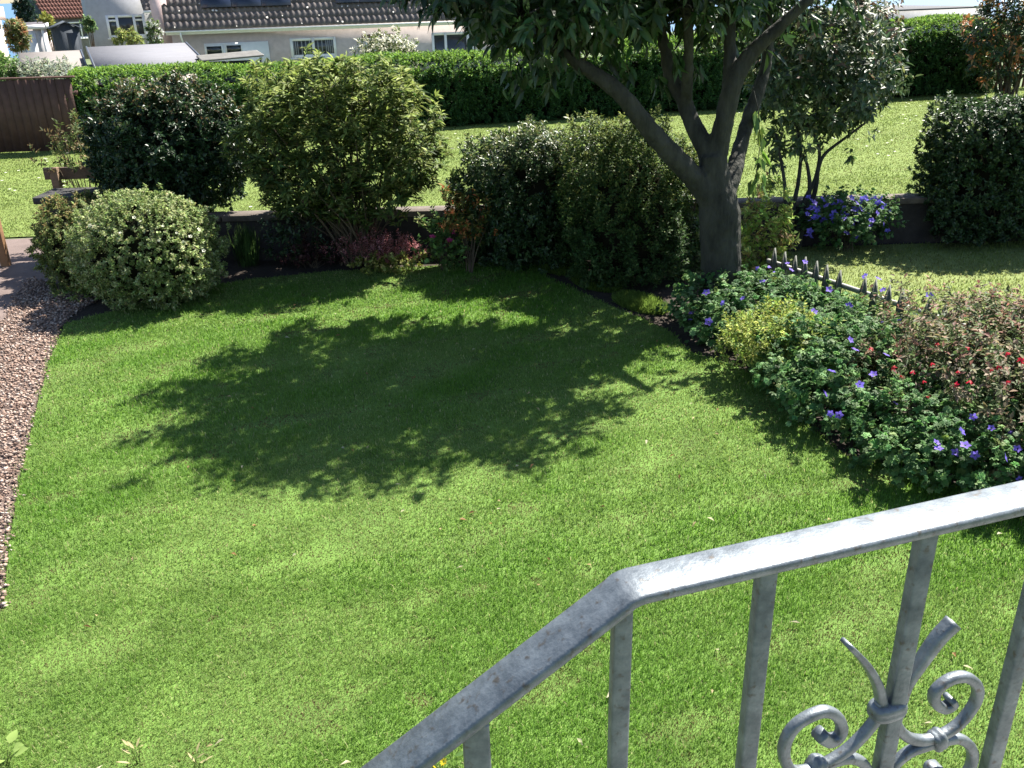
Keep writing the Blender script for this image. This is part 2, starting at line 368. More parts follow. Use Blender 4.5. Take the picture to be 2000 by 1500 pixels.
tag(g.build("gravel", M_chip), "pinkish brown gravel and bark chips beside the lawn", "gravel", kind='stuff')

g = Geo(); rng = np.random.default_rng(21); n = 130
P = np.stack([rng.uniform(-2, 3, n), rng.uniform(2.4, 8.5, n), rng.uniform(.03, .045, n)], 1); P = P[inside(P, LAWN)]; n = len(P)
an = rng.random(n)*6.283; D = np.stack([np.cos(an), np.sin(an), rng.normal(0, .25, n)], 1)
leaves(g, P, unit(D), np.tile([0, 0, 1.], (n, 1))+rng.normal(0, .3, (n, 3)), rng.uniform(.015, .045, n), rng.uniform(.008, .018, n), np.array([(.38, .30, .16), (.45, .42, .28), (.25, .14, .06)])[rng.integers(0, 3, n)], .3, .3)
tag(g.build("fallen_leaves", M_leaf), "scattered dry leaves lying in the lawn grass", "leaves", kind='stuff')
g = Geo(); n = 900; q = np.stack([rng.uniform(-10, 14, n), rng.uniform(10, 23, n)], 1); q = q[inside(q, gl)]
q = q[(fbm(q[:, 0], q[:, 1], 31, .12, 3) > .05)]; n = len(q)
for k in range(5):
    a = k*1.2566; leaves(g, np.column_stack([q, np.full(n, .045)]), np.tile([math.cos(a), math.sin(a), .1], (n, 1)), np.tile([0, 0, 1.], (n, 1)), np.full(n, .028), np.full(n, .024), np.tile([.8, .8, .74], (n, 1)), 0, 0)
tag(g.build("daisies", M_petal), "white daisies dotted over the mown green", "flowers", kind='stuff')

# ------------------------------------------------------------------ garden wall, pillar, gate, timber rail
e = empty("garden_wall", (0, 9.5, 0)); g = Geo()
M_wall = nmat("wall_render", (.040, .034, .032), .95, .5, 3.5, .5, 30); M_cope = nmat("wall_coping", (.11, .09, .075), .9, .45, 6, .4, 40)
box(g, (-4.7, -.09, 0), (8.9, .09, .44)); bevel(g.build("wall", M_wall, e), .01)
g = Geo(); xs = np.arange(-4.7, 8.9, .85)
for x in xs: box(g, (x+.007, -.12, .442), (min(x+.843, 8.9), .12, .50))
bevel(g.build("coping", M_cope, e), .01); tag(e, "low brown rendered garden wall with flat coping behind the shrubs", "wall")
e = empty("gate_pillar", (aty(132, 372, 9.68).x, 9.68, 0)); M_pil = nmat("pillar_stone", (.042, .04, .039), .95, .4, 7, .8, 25)
g = Geo(); box(g, (-.21, -.21, 0), (.21, .21, .66)); bevel(g.build("shaft", M_pil, e), .015)
g = Geo(); box(g, (-.27, -.26, .662), (.27, .26, .735)); o = bevel(g.build("cap", M_pil, e), .03, 3); tag(e, "squat dark stone gate pillar with an overhanging cap", "pillar")
M_wood = nmat("weathered_wood", (.17, .11, .07), .85, .35, 4, .4, 30, stretch=(1, 1, 6))
e = empty("timber_rail", aty(104, 352, 10.15).xy.to_3d()); M_wood2 = nmat("dark_wood", (.10, .07, .05), .85, .35, 4, .4, 30)
zt = aty(110, 327, 10.15).z; g = Geo(); box(g, (-.08, -.02, zt-.13), (1.5, .02, zt)); bevel(g.build("board", M_wood2, e), .006)
for x in (.02, 1.3):
    g = Geo(); box(g, (x, -.095, 0), (x+.085, -.022, zt+.01)); bevel(g.build("post", M_wood, e), .006)
tag(e, "weathered wooden board on short posts behind the stone gate pillar", "timber rail")
gp = at(14, 521); e = empty("garden_gate", (gp.x-.04, gp.y, 0), math.radians(4))
M_gate = nmat("gate_wood", (.24, .13, .065), .7, .3, 5, .2, 30)
gh = aty(4, 440, gp.y).z+.35
for k in range(8):
    g = Geo(); x0 = -1.0+k*.125; box(g, (x0, -.012, .06), (x0+.115, .012, gh-.03*abs(k-3.5)**1.1)); g.build("board", M_gate, e)
for z in (.18, gh-.3):
    g = Geo(); box(g, (-1.0, .013, z), (-.01, .045, z+.09)); g.build("cross_rail", M_gate, e)
g = Geo(); box(g, (-.005, -.04, 0), (.075, .04, gh+.02)); bevel(g.build("post", M_gate, e), .006)
tag(e, "brown wooden gate beside the tarmac path at the frame's left edge", "gate")

# ------------------------------------------------------------------ railing
rail_z = CAMZ-.5
rA = at(1230, 1136, rail_z); rB = at(2000, 962, rail_z); ru = Vector((rB.x-rA.x, rB.y-rA.y, 0)).normalized(); rn = Vector((ru.y, -ru.x, 0))
def rp(px, py): return on_plane(px, py, rA, rn)
def sz(px, py):
    p = rp(px, py); return ((p-rA).dot(ru), p.z)
RL = empty("railing", (rA.x, rA.y, 1.05), math.atan2(ru.y, ru.x))
def loc(s_, n_, z_): return (s_, n_, z_-1.05)          # local x along the rail, y away from the house
lowS, lowZ = sz(775, 1497)
def sweep_rect(name, path, wd, th, mat, parent, up=Vector((0, 1, 0)), bev=.003, twist=0.0, seg=2):
    """square bar along a local path lying in the rail's own upright plane; wd across the plane, th in it"""
    P = [Vector(p) for p in path]; V = []; k = len(P)
    wds = wd if isinstance(wd, (list, tuple, np.ndarray)) else [wd]*k; ths = th if isinstance(th, (list, tuple, np.ndarray)) else [th]*k
    prof = []
    for i in range(k):
        t = (P[min(i+1, k-1)]-P[max(i-1, 0)]).normalized(); n_ = t.cross(up).normalized(); b_ = n_.cross(t).normalized()
        sc = 1.0
        if 0 < i < k-1:
            t1 = (P[i]-P[i-1]).normalized(); t2 = (P[i+1]-P[i]).normalized(); sc = 1/max(.5, math.cos(t1.angle(t2)/2))
        a, b = wds[i]/2, ths[i]/2; c = min(bev, a*.6, b*.6)
        for sx, sy in ((a-c, b), (a-.3*c, b-.3*c), (a, b-c), (a, -b+c), (a-.3*c, -b+.3*c), (a-c, -b), (-a+c, -b), (-a+.3*c, -b+.3*c), (-a, -b+c), (-a, b-c), (-a+.3*c, b-.3*c), (-a+c, b)):
            V.append(P[i]+b_*sx+n_*sy*sc)
    T = []; m = 12
    for i in range(k-1):
        for j in range(m):
            a, b = i*m+j, i*m+(j+1) % m; T += [[a, b, b+m], [a, b+m, a+m]]
    for j in range(1, m-1): T += [[0, j+1, j], [(k-1)*m, (k-1)*m+j, (k-1)*m+j+1]]
    g = Geo(); g.add([tuple(v) for v in V], T, (1, 1, 1)); return g.build(name, mat, parent)
slope = (rail_z-.006-lowZ)/(0-lowS)
bend = [(-.012, -.012*slope), (-.006, -.0045*slope), (0, -.001), (.007, 0), (.016, 0)]
hpath = [loc(-1.15, 0, rail_z-.006-1.15*slope)]+[loc(a, 0, rail_z-.006+b) for a, b in bend]+[loc(1.6, 0, rail_z-.006)]
hr = sweep_rect("handrail", hpath, .047, .0115, M_galv, RL, bev=.0045); hr.data.materials.append(M_glare)
for p in hr.data.polygons: p.material_index = 1 if p.normal.z > .45 else 0  # top faces get the lighter, glare-coloured steel; sides stay dark
# balusters: diamond-set square bars
def baluster(s_, top, half, foot):
    g = Geo(); R = np.array([[math.cos(-.2), -math.sin(-.2), 0], [math.sin(-.2), math.cos(-.2), 0], [0, 0, 1]])
    box(g, (-half, -half, 0), (half, half, top-foot), R=R, off=loc(s_, 0, foot)); o = g.build("baluster", M_galv, RL); bevel(o, .0022, 2); return o
bs = [(1213, 1250), (1482, 1250), (1770, 1250), (1990, 1270)]
for px, py in bs:
    s_, _ = sz(px, py); baluster(s_, rail_z-.012, .0090, 1.06+.08)
for s_ in (sz(1990, 1270)[0]+.14, sz(1990, 1270)[0]+.28, 1.5): baluster(s_, rail_z-.012, .0090, 1.14)
s_, _ = sz(930, 1450); baluster(s_, rail_z-.012+s_*slope-.006, .0125, 1.05+s_*slope+.02)
for s_ in (-.5, -.8, -1.1): baluster(s_, rail_z-.02+s_*slope, .0078, 1.14+s_*slope)
sweep_rect("bottom_rail", [loc(-1.15, 0, 1.135-1.15*slope), loc(0, 0, 1.135), loc(1.6, 0, 1.135)], .03, .01, M_galv, RL)
# scrollwork, drawn in the rail's plane
def zp(zx, zy): return (1450+zx/3.636, 1150+zy/3.636)
sb, _ = sz(*zp(1035, 850))
def pl_(pts, y=0.0): return [loc(*(lambda a: (a[0], y, a[1]))(sz(*zp(*p)))) for p in pts]
def bar(name, pts, wd=.0125, th=.0125, end=None, y0=0.0):
    c = catmull(pts, 7); k = len(c); wds = np.full(k, wd); ths = np.full(k, th)
    if end: 
        t = np.linspace(0, 1, k); ths = th*np.interp(t, [0, .88, 1], [1, 1, end]); wds = wd*np.interp(t, [0, .85, 1], [1, 1, 1.45])
    o = sweep_rect(name, [tuple(p) for p in c], list(wds), list(ths), M_galv, RL, bev=.004); return o
rs = pl_([(1060, 800), (1075, 900), (1105, 985), (1180, 1055), (1290, 1075), (1420, 1035), (1550, 945), (1655, 800), (1665, 690), (1590, 628), (1480, 640), (1375, 720), (1365, 800), (1425, 845), (1485, 815), (1470, 775)])
ls_ = pl_([(985, 800), (960, 900), (880, 1010), (760, 1130), (620, 1225), (480, 1285), (350, 1290), (295, 1180), (315, 1060), (400, 950), (560, 872), (665, 900), (705, 985), (680, 1050), (610, 1075), (545, 1030)])
bar("scroll", rs, end=.55); bar("scroll", ls_, end=1.25)
rl = pl_([(960, 1420), (1060, 1265), (1180, 1160), (1300, 1112), (1420, 1080), (1530, 1062), (1610, 1110), (1635, 1190), (1605, 1290), (1520, 1360), (1420, 1370), (1340, 1320), (1335, 1268), (1390, 1262)])
bar("scroll", rl, end=.7)
ll = [(2*sb-p[0], p[1], p[2]-.01) for p in rl]; 
dl = np.array(pl_([(500, 1275)])[0])-np.array([2*sb-rl[4][0], 0, rl[4][2]-.01])
bar("scroll", [(p[0]+dl[0]*.6, p[1], p[2]+dl[2]) for p in ll], end=.7)
# upright leaf blades above the collar
rb = pl_([(1085, 870), (1125, 800), (1165, 680), (1260, 530), (1385, 355), (1500, 235)])
c = catmull(rb, 6); k = len(c); t = np.linspace(0, 1, k)
sweep_rect("leaf_blade", [tuple(p) for p in c], list(np.interp(t, [0, .4, 1], [.013, .014, .018])), list(np.interp(t, [0, .35, .8, 1], [.010, .011, .0165, .0165])), M_galv, RL, bev=.005)
lb = pl_([(1000, 870), (985, 790), (955, 670), (865, 520), (735, 383)])
c = catmull(lb, 6); k = len(c); t = np.linspace(0, 1, k)
sweep_rect("leaf_blade", [tuple(p) for p in c], list(np.interp(t, [0, .4, 1], [.013, .014, .016])), list(np.interp(t, [0, .35, 1], [.012, .011, .0055])), M_galv, RL, bev=.004)
def collar(zx, zy, rs_, rn_, h, tilt=0.0):
    s0, z0 = sz(*zp(zx, zy)); g = Geo(); ns = 20; V = []; prof = [(.86, -.5), (1, -.34), (1.05, -.12), (.97, 0), (1.05, .12), (1, .34), (.86, .5)]
    for rr, hz in prof:
        for j in range(ns):
            a = j*6.283/ns; cx, cy = math.cos(a), math.sin(a); pw = .65
            x = math.copysign(abs(cx)**pw, cx)*rs_*rr; y = math.copysign(abs(cy)**pw, cy)*rn_*rr; z = hz*h
            V.append(loc(s0+x*math.cos(tilt)-z*math.sin(tilt), y, z0+x*math.sin(tilt)+z*math.cos(tilt)))
    T = []; k = len(prof)
    for i in range(k-1):
        for j in range(ns):
            a, b = i*ns+j, i*ns+(j+1) % ns; T += [[a, b, b+ns], [a, b+ns, a+ns]]
    for j in range(1, ns-1): T += [[0, j+1, j], [(k-1)*ns, (k-1)*ns+j, (k-1)*ns+j+1]]
    g.add(V, T, (1, 1, 1)); g.build("collar", M_galv, RL, smooth=True)
collar(1028, 850, .0215, .0135, .020); collar(1385, 1070, .0135, .0105, .0165, -1.2); collar(520, 1262, .0135, .0105, .0165, 1.15)
tag(RL, "grey galvanised metal railing with scrollwork beside the entrance steps", "railing")
# concrete landing and steps below the railing, under the viewer
e = empty("entrance_steps", (rA.x, rA.y, 0), math.atan2(ru.y, ru.x)); g = Geo(); box(g, (0, -1.3, 0), (1.8, .04, 1.05)); bevel(g.build("landing", M_conc, e), .01)
ns_ = 6; rise = 1.05/ns_; going = min(.28, rise/slope)
for k in range(1, ns_):
    g = Geo(); box(g, (-going*k, -1.3, 0), (-going*(k-1)-.002, .04, 1.05-rise*k)); bevel(g.build("step", M_conc, e), .01)
tag(e, "concrete entrance landing and steps carrying the metal railing", "steps", kind='structure')

# ------------------------------------------------------------------ the big tree
def zt_(zx, zy): return (1150+zx/3, 150+zy/3)
TY = 7.32
def tp(zx, zy, y=TY): return np.array(aty(*zt_(zx, zy), y))
sc = 1/3/F*7.6
def limb(g, pts, wpx): 
    c = catmull(pts, 6); r = np.interp(np.linspace(0, 1, len(c)), np.linspace(0, 1, len(wpx)), np.array(wpx)*sc/2); tube(g, c, r, (1, 1, 1), 14); return c
g = Geo(); base = tp(772, 1260); base[2] = -.05
limb(g, [base, tp(772, 1180), tp(772, 1000), tp(766, 800), tp(748, 680), tp(735, 560), tp(725, 450)], [275, 232, 232, 236, 205, 165, 150])
l1 = limb(g, [tp(740, 760), tp(640, 620, TY-.05), tp(500, 470, TY-.12), tp(390, 350, TY-.18), tp(280, 215, TY-.25), tp(130, 50, TY-.3), np.array(aty(1100, 105, TY-.3)), np.array(aty(1010, 40, TY-.3))], [150, 125, 118, 105, 95, 85, 60, 35])
l2 = limb(g, [tp(730, 560), tp(690, 430, TY+.05), tp(610, 280, TY+.12), tp(550, 120, TY+.2), tp(480, 0, TY+.25), np.array(aty(1290, 60, TY+.3)), np.array(aty(1240, -60, TY+.3))], [140, 110, 98, 92, 80, 60, 35])
l3 = limb(g, [tp(735, 520), tp(760, 400), tp(800, 230, TY-.03), tp(845, 50, TY-.05), np.array(aty(1462, 110, TY-.05)), np.array(aty(1520, 55, TY-.1)), np.array(aty(1600, -20, TY-.15))], [140, 118, 108, 100, 85, 70, 45])
l4 = limb(g, [tp(790, 700, TY+.08), tp(850, 560, TY+.2), tp(885, 420, TY+.35), tp(935, 250, TY+.5), tp(1000, 60, TY+.6), np.array(aty(1500, 100, TY+.7)), np.array(aty(1500, -40, TY+.8))], [130, 100, 88, 84, 76, 60, 40])
l5 = limb(g, [np.array(l3[14]), np.array(aty(1425, 40, TY+.1)), np.array(aty(1400, -70, TY+.2))], [75, 62, 40])
l6 = limb(g, [np.array(l2[16]), np.array(aty(1345, 60, TY-.2)), np.array(aty(1330, -60, TY-.3))], [70, 50, 35])
TREE = empty("garden_tree", (base[0], base[1], 0)); off = -np.array([base[0], base[1], 0])
for i in range(len(g.V)): g.V[i] = g.V[i]+off.astype(np.float32)
tr = g.build("trunk", M_bark, TREE)
m = tr.modifiers.new("remesh", 'REMESH'); m.mode = 'VOXEL'; m.voxel_size = .013; m.use_smooth_shade = True
m = tr.modifiers.new("smooth", 'SMOOTH'); m.iterations = 6
tx = bpy.data.textures.new("bark_lumps", 'CLOUDS'); tx.noise_scale = .07
m = tr.modifiers.new("lumps", 'DISPLACE'); m.texture = tx; m.strength = .02; m.mid_level = .5
rng = np.random.default_rng(11); g = Geo()
CC = np.array([.60, 7.55, 2.82]); CR = np.array([1.36, 1.24, .80])
n = 980; d = unit(rng.normal(0, 1, (n, 3))); rr = np.where(rng.random(n) < .6, rng.uniform(.78, 1.03, n), rng.uniform(.3, .8, n))
lump = 1+.16*np.sin(d[:, 0]*5+1)*np.sin(d[:, 1]*4.2+.4)+.1*np.sin(d[:, 0]*11+d[:, 1]*9)
P = CC+d*CR*(rr*lump)[:, None]
P[:, 2] += np.clip((P[:, 0]-.55)*.45, 0, .22)*(P[:, 2] < 2.75)          # the crown lifts clear of the limbs
P[:, 2] += np.clip((.2-P[:, 0])*.5, 0, .3)*(P[:, 2] < 2.7)
P[:, 2] = np.where(P[:, 2] < 2.5, 2.5-(2.5-P[:, 2])*.38, P[:, 2])
ends = [l1, l2, l3, l4, l5, l6]; pts_all = np.concatenate([c[len(c)//2:] for c in ends])
for i in range(0, n, 2):                                   # twigs from the limbs to every third spray
    j = np.argmin(((pts_all-P[i])**2).sum(1)+rng.random(len(pts_all))*.25)
    if np.linalg.norm(pts_all[j]-P[i]) > 2.2: continue
    c = curve(pts_all[j], P[i], 7, .10*rng.random(), .035, rng); r0 = .007+.011*rng.random()
    tube(g, c, np.linspace(r0, .003, 7), (.1, .09, .08), 5, 1)
TL = [((.024, .058, .017), 5), ((.033, .08, .022), 3), ((.045, .07, .03), 1)]
clumps(g, P, d, rng, 20, .112, .041, TL, shoot=.22, up=.1, th=(30, 80), droop=.55, fine=True, curl=.22)
# low hanging sprays seen against the hedge and beside the fork
H = [aty(px, py, yy) for px, py, yy in ((850, -5, 6.9), (900, 10, 6.9), (960, 0, 7.0), (1010, 60, 7.0), (1050, 110, 7.0), (1090, 130, 7.1), (1140, 100, 7.1), (1180, 60, 7.0), (1230, 110, 7.3),
     (1270, 150, 7.5), (1300, 90, 7.2), (820, -25, 6.8), (1480, 70, 7.5), (1410, 70, 7.4), (1540, 20, 7.4), (1600, 0, 7.3), (1015, 120, 7.1), (1120, 50, 6.9), (1225, 20, 7.0), (1360, 30, 7.1), (960, 50, 6.9))]
P2 = np.array(H)+rng.normal(0, .03, (len(H), 3)); P2 = np.concatenate([P2, P2+rng.normal(0, .10, P2.shape)+[0, 0, .1]])
clumps(g, P2, unit(P2-CC), rng, 11, .125, .045, TL, shoot=.2, up=-.1, th=(25, 70), droop=.9, fine=True, curl=.2)
P3 = np.array([aty(px, py, 7.75) for px, py in ((1478, 210), (1486, 245), (1484, 285), (1478, 320), (1470, 345), (1490, 330))])
clumps(g, P3, np.tile([0, 0, -1.], (len(P3), 1)), rng, 5, .135, .05, [((.10, .19, .035), 2), ((.16, .26, .05), 2)], shoot=.12, up=-.5, th=(20, 50), droop=1.0, fine=True, curl=.2)
O4 = unit(rng.normal(0, 1, (150, 3))); P4 = np.array([1.95, 8.2, 2.6])+O4*np.array([.62, .5, .3])*rng.uniform(.4, 1.05, (150, 1)); clumps(g, P4, O4, rng, 14, .112, .041, TL, shoot=.2, up=.1, th=(30, 80), droop=.5, fine=True, curl=.2)
tube(g, np.array([aty(1470, 170, 7.75), aty(1482, 220, 7.75), aty(1484, 290, 7.75), aty(1475, 350, 7.75)]), [.006, .005, .004, .003], (.1, .09, .06), 5, 1)
for i in range(len(g.V)): g.V[i] = g.V[i]+off.astype(np.float32)
g.build("crown", [M_gloss, M_bark], TREE)
tag(TREE, "large forked garden tree with thick grey trunk and drooping dark leaves", "tree")

# ------------------------------------------------------------------ shrubs
def ell(rng, n, c, r, pw=2.0, shell=.62, lump=.12, lo=.35, top_only=None, f=4.0, cut=None):
    d = unit(rng.normal(0, 1, (n, 3)))
    if top_only is not None: d[:, 2] = np.where(d[:, 2] < top_only, -d[:, 2]*.6, d[:, 2])
    k = 1/((np.abs(d)**pw).sum(1)**(1/pw)); s_ = np.where(rng.random(n) < shell, rng.uniform(.84, 1.04, n), rng.uniform(lo, .84, n))
    ph = rng.random(6)*6.28
    lp = 1+lump*(np.sin(d[:, 0]*f+ph[0])*np.sin(d[:, 1]*f+ph[1])+.7*np.sin(d[:, 2]*f*1.5+ph[2])*np.sin(d[:, 0]*f*2+ph[3]))
    P = np.array(c)+d*np.array(r)*(k*s_*lp)[:, None]
    O = unit(d/np.array(r))
    return P, O
def pbox(x0, x1, y0, y1, Y):
    c = aty((x0+x1)/2, (y0+y1)/2, Y); a = aty((x0+x1)/2, y0, Y); b = aty((x0+x1)/2, y1, Y)
    dp = depth(c); return np.array(c), (x1-x0)/2*dp/F, (a.z-b.z)/2
def shrub(name, label, cat, c, r, n, nl, L, W, cols, mat, seed, tips=None, tipf=None, stems=0, base=None, pw=2.2, lump=.12, shell=.62, group=None, lo=.35, sr=.012, stem_to=.75, top_only=None, ground=0.0, core=0, **kw):
    rng = np.random.default_rng(seed); g = Geo(); P, O = ell(rng, n, c, r, pw, shell, lump, lo, top_only)
    if n > 250:
        P2, O2 = ell(rng, max(6, n//45), np.array(c)+[0, 0, r[2]*.03], np.array(r)*1.10, pw, 1.0, .1); P = np.concatenate([P, P2]); O = np.concatenate([O, O2*.4+[0, 0, .6]])
    ok = P[:, 2] > ground+.03; P, O = P[ok], O[ok]
    b0 = np.array([*(base if base is not None else (c[0], c[1])), ground], float); c = np.array(c, float); org = np.array([b0[0], b0[1], ground])
    tw = None
    if tips is not None: tw = tipf(P, O, np.array(c), np.array(r), rng)
    clumps(g, P, O, rng, nl, L, W, cols, tips, tw, zmin=ground+.01, **kw)
    if stems:
        js = rng.choice(len(P), min(stems, len(P)), replace=False)
        for j in js:
            s0 = b0+np.append(rng.normal(0, .05*max(r[0], .2)/.5, 2), 0); s0[2] = ground-.02
            e_ = c+(P[j]-c)*stem_to+np.array([0, 0, .0]); mid = s0+(e_-s0)*.5; mid[:2] = s0[:2]+(e_[:2]-s0[:2])*.38
            tube(g, catmull([s0, mid, e_], 4), np.linspace(sr*(.7+.6*rng.random()), sr*.35, 9), (.1, .08, .05), 5, 1)
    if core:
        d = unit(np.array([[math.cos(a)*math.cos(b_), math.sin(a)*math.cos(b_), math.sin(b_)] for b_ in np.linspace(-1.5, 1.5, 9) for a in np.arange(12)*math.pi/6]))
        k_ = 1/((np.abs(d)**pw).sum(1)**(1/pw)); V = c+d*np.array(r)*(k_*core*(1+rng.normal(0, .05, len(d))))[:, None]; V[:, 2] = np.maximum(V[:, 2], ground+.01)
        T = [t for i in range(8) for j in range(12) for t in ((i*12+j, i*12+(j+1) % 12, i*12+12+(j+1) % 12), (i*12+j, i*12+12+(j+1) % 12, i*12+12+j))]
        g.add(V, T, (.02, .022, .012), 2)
    for i in range(len(g.V)): g.V[i] = g.V[i]-org.astype(np.float32)
    o = g.build(name, [mat, M_stem, M_core]); o.location = org
    return tag(o, label, cat, group)
hi = lambda k, z0=.0: (lambda P, O, c, r, rng: np.clip(((P[:, 2]-c[2])/r[2]-z0)*k, 0, .9))

c, rx, rz = pbox(186, 476, 168, 420, 9.75)
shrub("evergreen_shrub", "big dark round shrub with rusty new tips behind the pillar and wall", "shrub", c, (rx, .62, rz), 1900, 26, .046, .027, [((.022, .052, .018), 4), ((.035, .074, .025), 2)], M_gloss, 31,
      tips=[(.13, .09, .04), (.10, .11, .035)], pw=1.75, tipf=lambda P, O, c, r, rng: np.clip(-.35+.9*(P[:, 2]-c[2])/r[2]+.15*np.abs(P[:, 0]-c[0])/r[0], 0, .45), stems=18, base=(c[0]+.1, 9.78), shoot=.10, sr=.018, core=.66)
c, rx, rz = pbox(480, 846, 146, 430, 9.15)
shrub("rhododendron", "tall upright shrub with bright yellow green tips in front of the wall", "shrub", c+[0, 0, .02], (rx, .5, rz), 1350, 16, .080, .027, [((.06, .10, .028), 3), ((.10, .14, .038), 3), ((.15, .185, .055), 2)], M_leaf, 32,
      tips=[(.19, .255, .06), (.25, .30, .10)], tipf=lambda P, O, c, r, rng: np.clip(.22+.6*(P[:, 2]-c[2])/r[2], .08, .7), stems=75, base=(c[0]+.12, 9.16), pw=3.7, shoot=.06, th=(45, 95), sr=.010, stem_to=.98, lump=.15, up=.75, lo=.45)
c, rx, rz = pbox(95, 200, 240, 345, 10.25)
shrub("loose_shrub", "thin straggly shrub of pale and rusty leaves left of the dark round shrub", "shrub", c, (rx, .25, rz), 70, 16, .05, .02, [((.09, .12, .04), 2), ((.16, .12, .055), 1)], M_leaf, 33, stems=14, shoot=.10, sr=.008, lump=.3, stem_to=.95)
c, rx, rz = pbox(150, 424, 385, 598, 8.12)
VC = [((.205, .27, .09), 4), ((.30, .36, .155), 3), ((.12, .18, .055), 2), ((.42, .46, .26), 1.5)]
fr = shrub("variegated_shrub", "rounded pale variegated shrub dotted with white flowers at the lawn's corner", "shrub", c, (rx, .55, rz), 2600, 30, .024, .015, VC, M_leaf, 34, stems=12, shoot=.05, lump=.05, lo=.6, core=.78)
c2, rx2, rz2 = pbox(90, 235, 392, 575, 8.75)
shrub("clipped_shrub", "olive green rounded shrub close behind the pale variegated one", "shrub", c2, (rx2, .5, rz2), 1300, 26, .028, .016, [((.14, .19, .055), 3), ((.20, .24, .085), 2), ((.08, .12, .035), 1)], M_leaf, 35,
      tips=[(.24, .19, .08)], tipf=hi(.6, .1), stems=8, shoot=.05, lump=.07, lo=.6, core=.78)
c, rx, rz = pbox(914, 1190, 270, 512, 9.0)
shrub("glossy_shrub", "dark glossy leaved shrub at the back corner of the lawn", "shrub", c, (rx, .45, rz), 2000, 26, .040, .023, [((.032, .068, .022), 3), ((.05, .09, .028), 2)], M_gloss, 36,
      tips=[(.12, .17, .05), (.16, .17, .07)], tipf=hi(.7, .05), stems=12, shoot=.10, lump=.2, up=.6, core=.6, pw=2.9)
c, rx, rz = pbox(1112, 1345, 262, 610, 8.35)
shrub("tall_shrub", "tall shrub of tiny leaves with yellowish top left of the tree trunk", "shrub", c, (rx, .45, rz), 2500, 26, .031, .018, [((.045, .09, .026), 3), ((.07, .12, .036), 2)], M_leaf, 37,
      tips=[(.12, .17, .04), (.16, .19, .055)], tipf=hi(.8, -.1), stems=14, shoot=.10, lump=.18, pw=3.2, up=.6, core=.62)
c, rx, rz = pbox(1285, 1395, 310, 600, 8.62)
shrub("holly_shrub", "narrow shiny leaved shrub pressed against the left of the trunk", "shrub", c, (rx, .3, rz), 330, 18, .045, .022, [((.065, .11, .03), 3), ((.13, .17, .045), 2)], M_gloss, 38,
      tips=[(.24, .2, .05)], tipf=hi(.5, .2), stems=8, shoot=.08, pw=2.6)
c, rx, rz = pbox(866, 962, 374, 474, 8.72)
shrub("azalea", "small azalea with orange and yellow green leaves against the low wall", "shrub", c, (rx, .2, rz), 130, 14, .04, .018, [((.11, .13, .03), 3), ((.20, .17, .05), 1)], M_leaf, 39,
      tips=[(.42, .13, .05), (.40, .2, .07)], tipf=lambda P, O, c, r, rng: np.where(rng.random(len(P)) < .45, .85, .1), stems=10, shoot=.07, lump=.3, sr=.007)
c, rx, rz = pbox(1440, 1540, 375, 560, 8.45)
shrub("yellow_leaved_shrub", "loose shrub with lit yellow green leaves right of the tree trunk", "shrub", c, (rx, .25, rz), 170, 14, .055, .028, [((.20, .30, .06), 3), ((.38, .44, .12), 2), ((.24, .18, .07), .7)], M_leaf, 40, stems=10, shoot=.09, lump=.25, sr=.007)
# small multi-stemmed tree at the wall corner
stb = np.array([3.05, 9.2, 0]); ST = empty("small_tree", tuple(stb)); rng = np.random.default_rng(41)
Y9 = 9.75; cs, rxs, rzs = pbox(1470, 1738, -40, 262, Y9); g = Geo()
P, O = ell(rng, 760, cs, (rxs, .6, rzs), 2.3, .6, .18); low = P[:, 2] < cs[2]-.55*rzs
sidepts = np.array([aty(px, py, Y9) for px, py in ((1560, 280), (1600, 265), (1640, 250), (1700, 225), (1500, 300), (1480, 350), (1660, 290), (1690, 270), (1530, 330), (1490, 270), (1470, 310), (1500, 360), (1510, 250), (1545, 290), (1465, 250), (1520, 280), (1485, 390), (1505, 320))])
P = np.concatenate([P, sidepts]); O = np.concatenate([O, np.tile([0, -.3, -.6], (len(sidepts), 1))])
tw = np.clip(.2+.5*(P[:, 2]-cs[2])/rzs, 0, .6)
clumps(g, P, O, rng, 15, .082, .032, [((.035, .07, .025), 4), ((.06, .10, .04), 2), ((.13, .17, .09), 1.5)], [(.22, .23, .13), (.20, .13, .09), (.25, .28, .10)], tw, shoot=.12, up=.35, th=(35, 90), droop=.35, fine=True)
for i in range(len(g.V)): g.V[i] = g.V[i]-stb.astype(np.float32)
g.build("crown", M_silver, ST)
for pts in (((1552, 462), (1568, 400), (1592, 350), (1600, 290), (1575, 240)), ((1548, 462), (1550, 405), (1560, 350), (1563, 280), (1540, 200)), ((1562, 440), (1580, 385), (1578, 330), (1568, 300)), ((1556, 455), (1590, 380), (1598, 330), (1612, 300), (1650, 270), (1690, 240)), ((1545, 462), (1535, 400), (1530, 340), (1515, 260))):
    g = Geo(); pp_ = [np.array(aty(px, py, 9.2+(462-py)/462*1.0)) for px, py in pts]; pp_[0][2] = min(pp_[0][2], -.0)
    cv = catmull(pp_, 5)-stb; tube(g, cv, np.linspace(.028, .012, len(cv)), (1, 1, 1), 8); g.build("stem", M_bark, ST, smooth=True)
tag(ST, "small multi stemmed tree with pale glossy leaves at the wall corner", "tree")
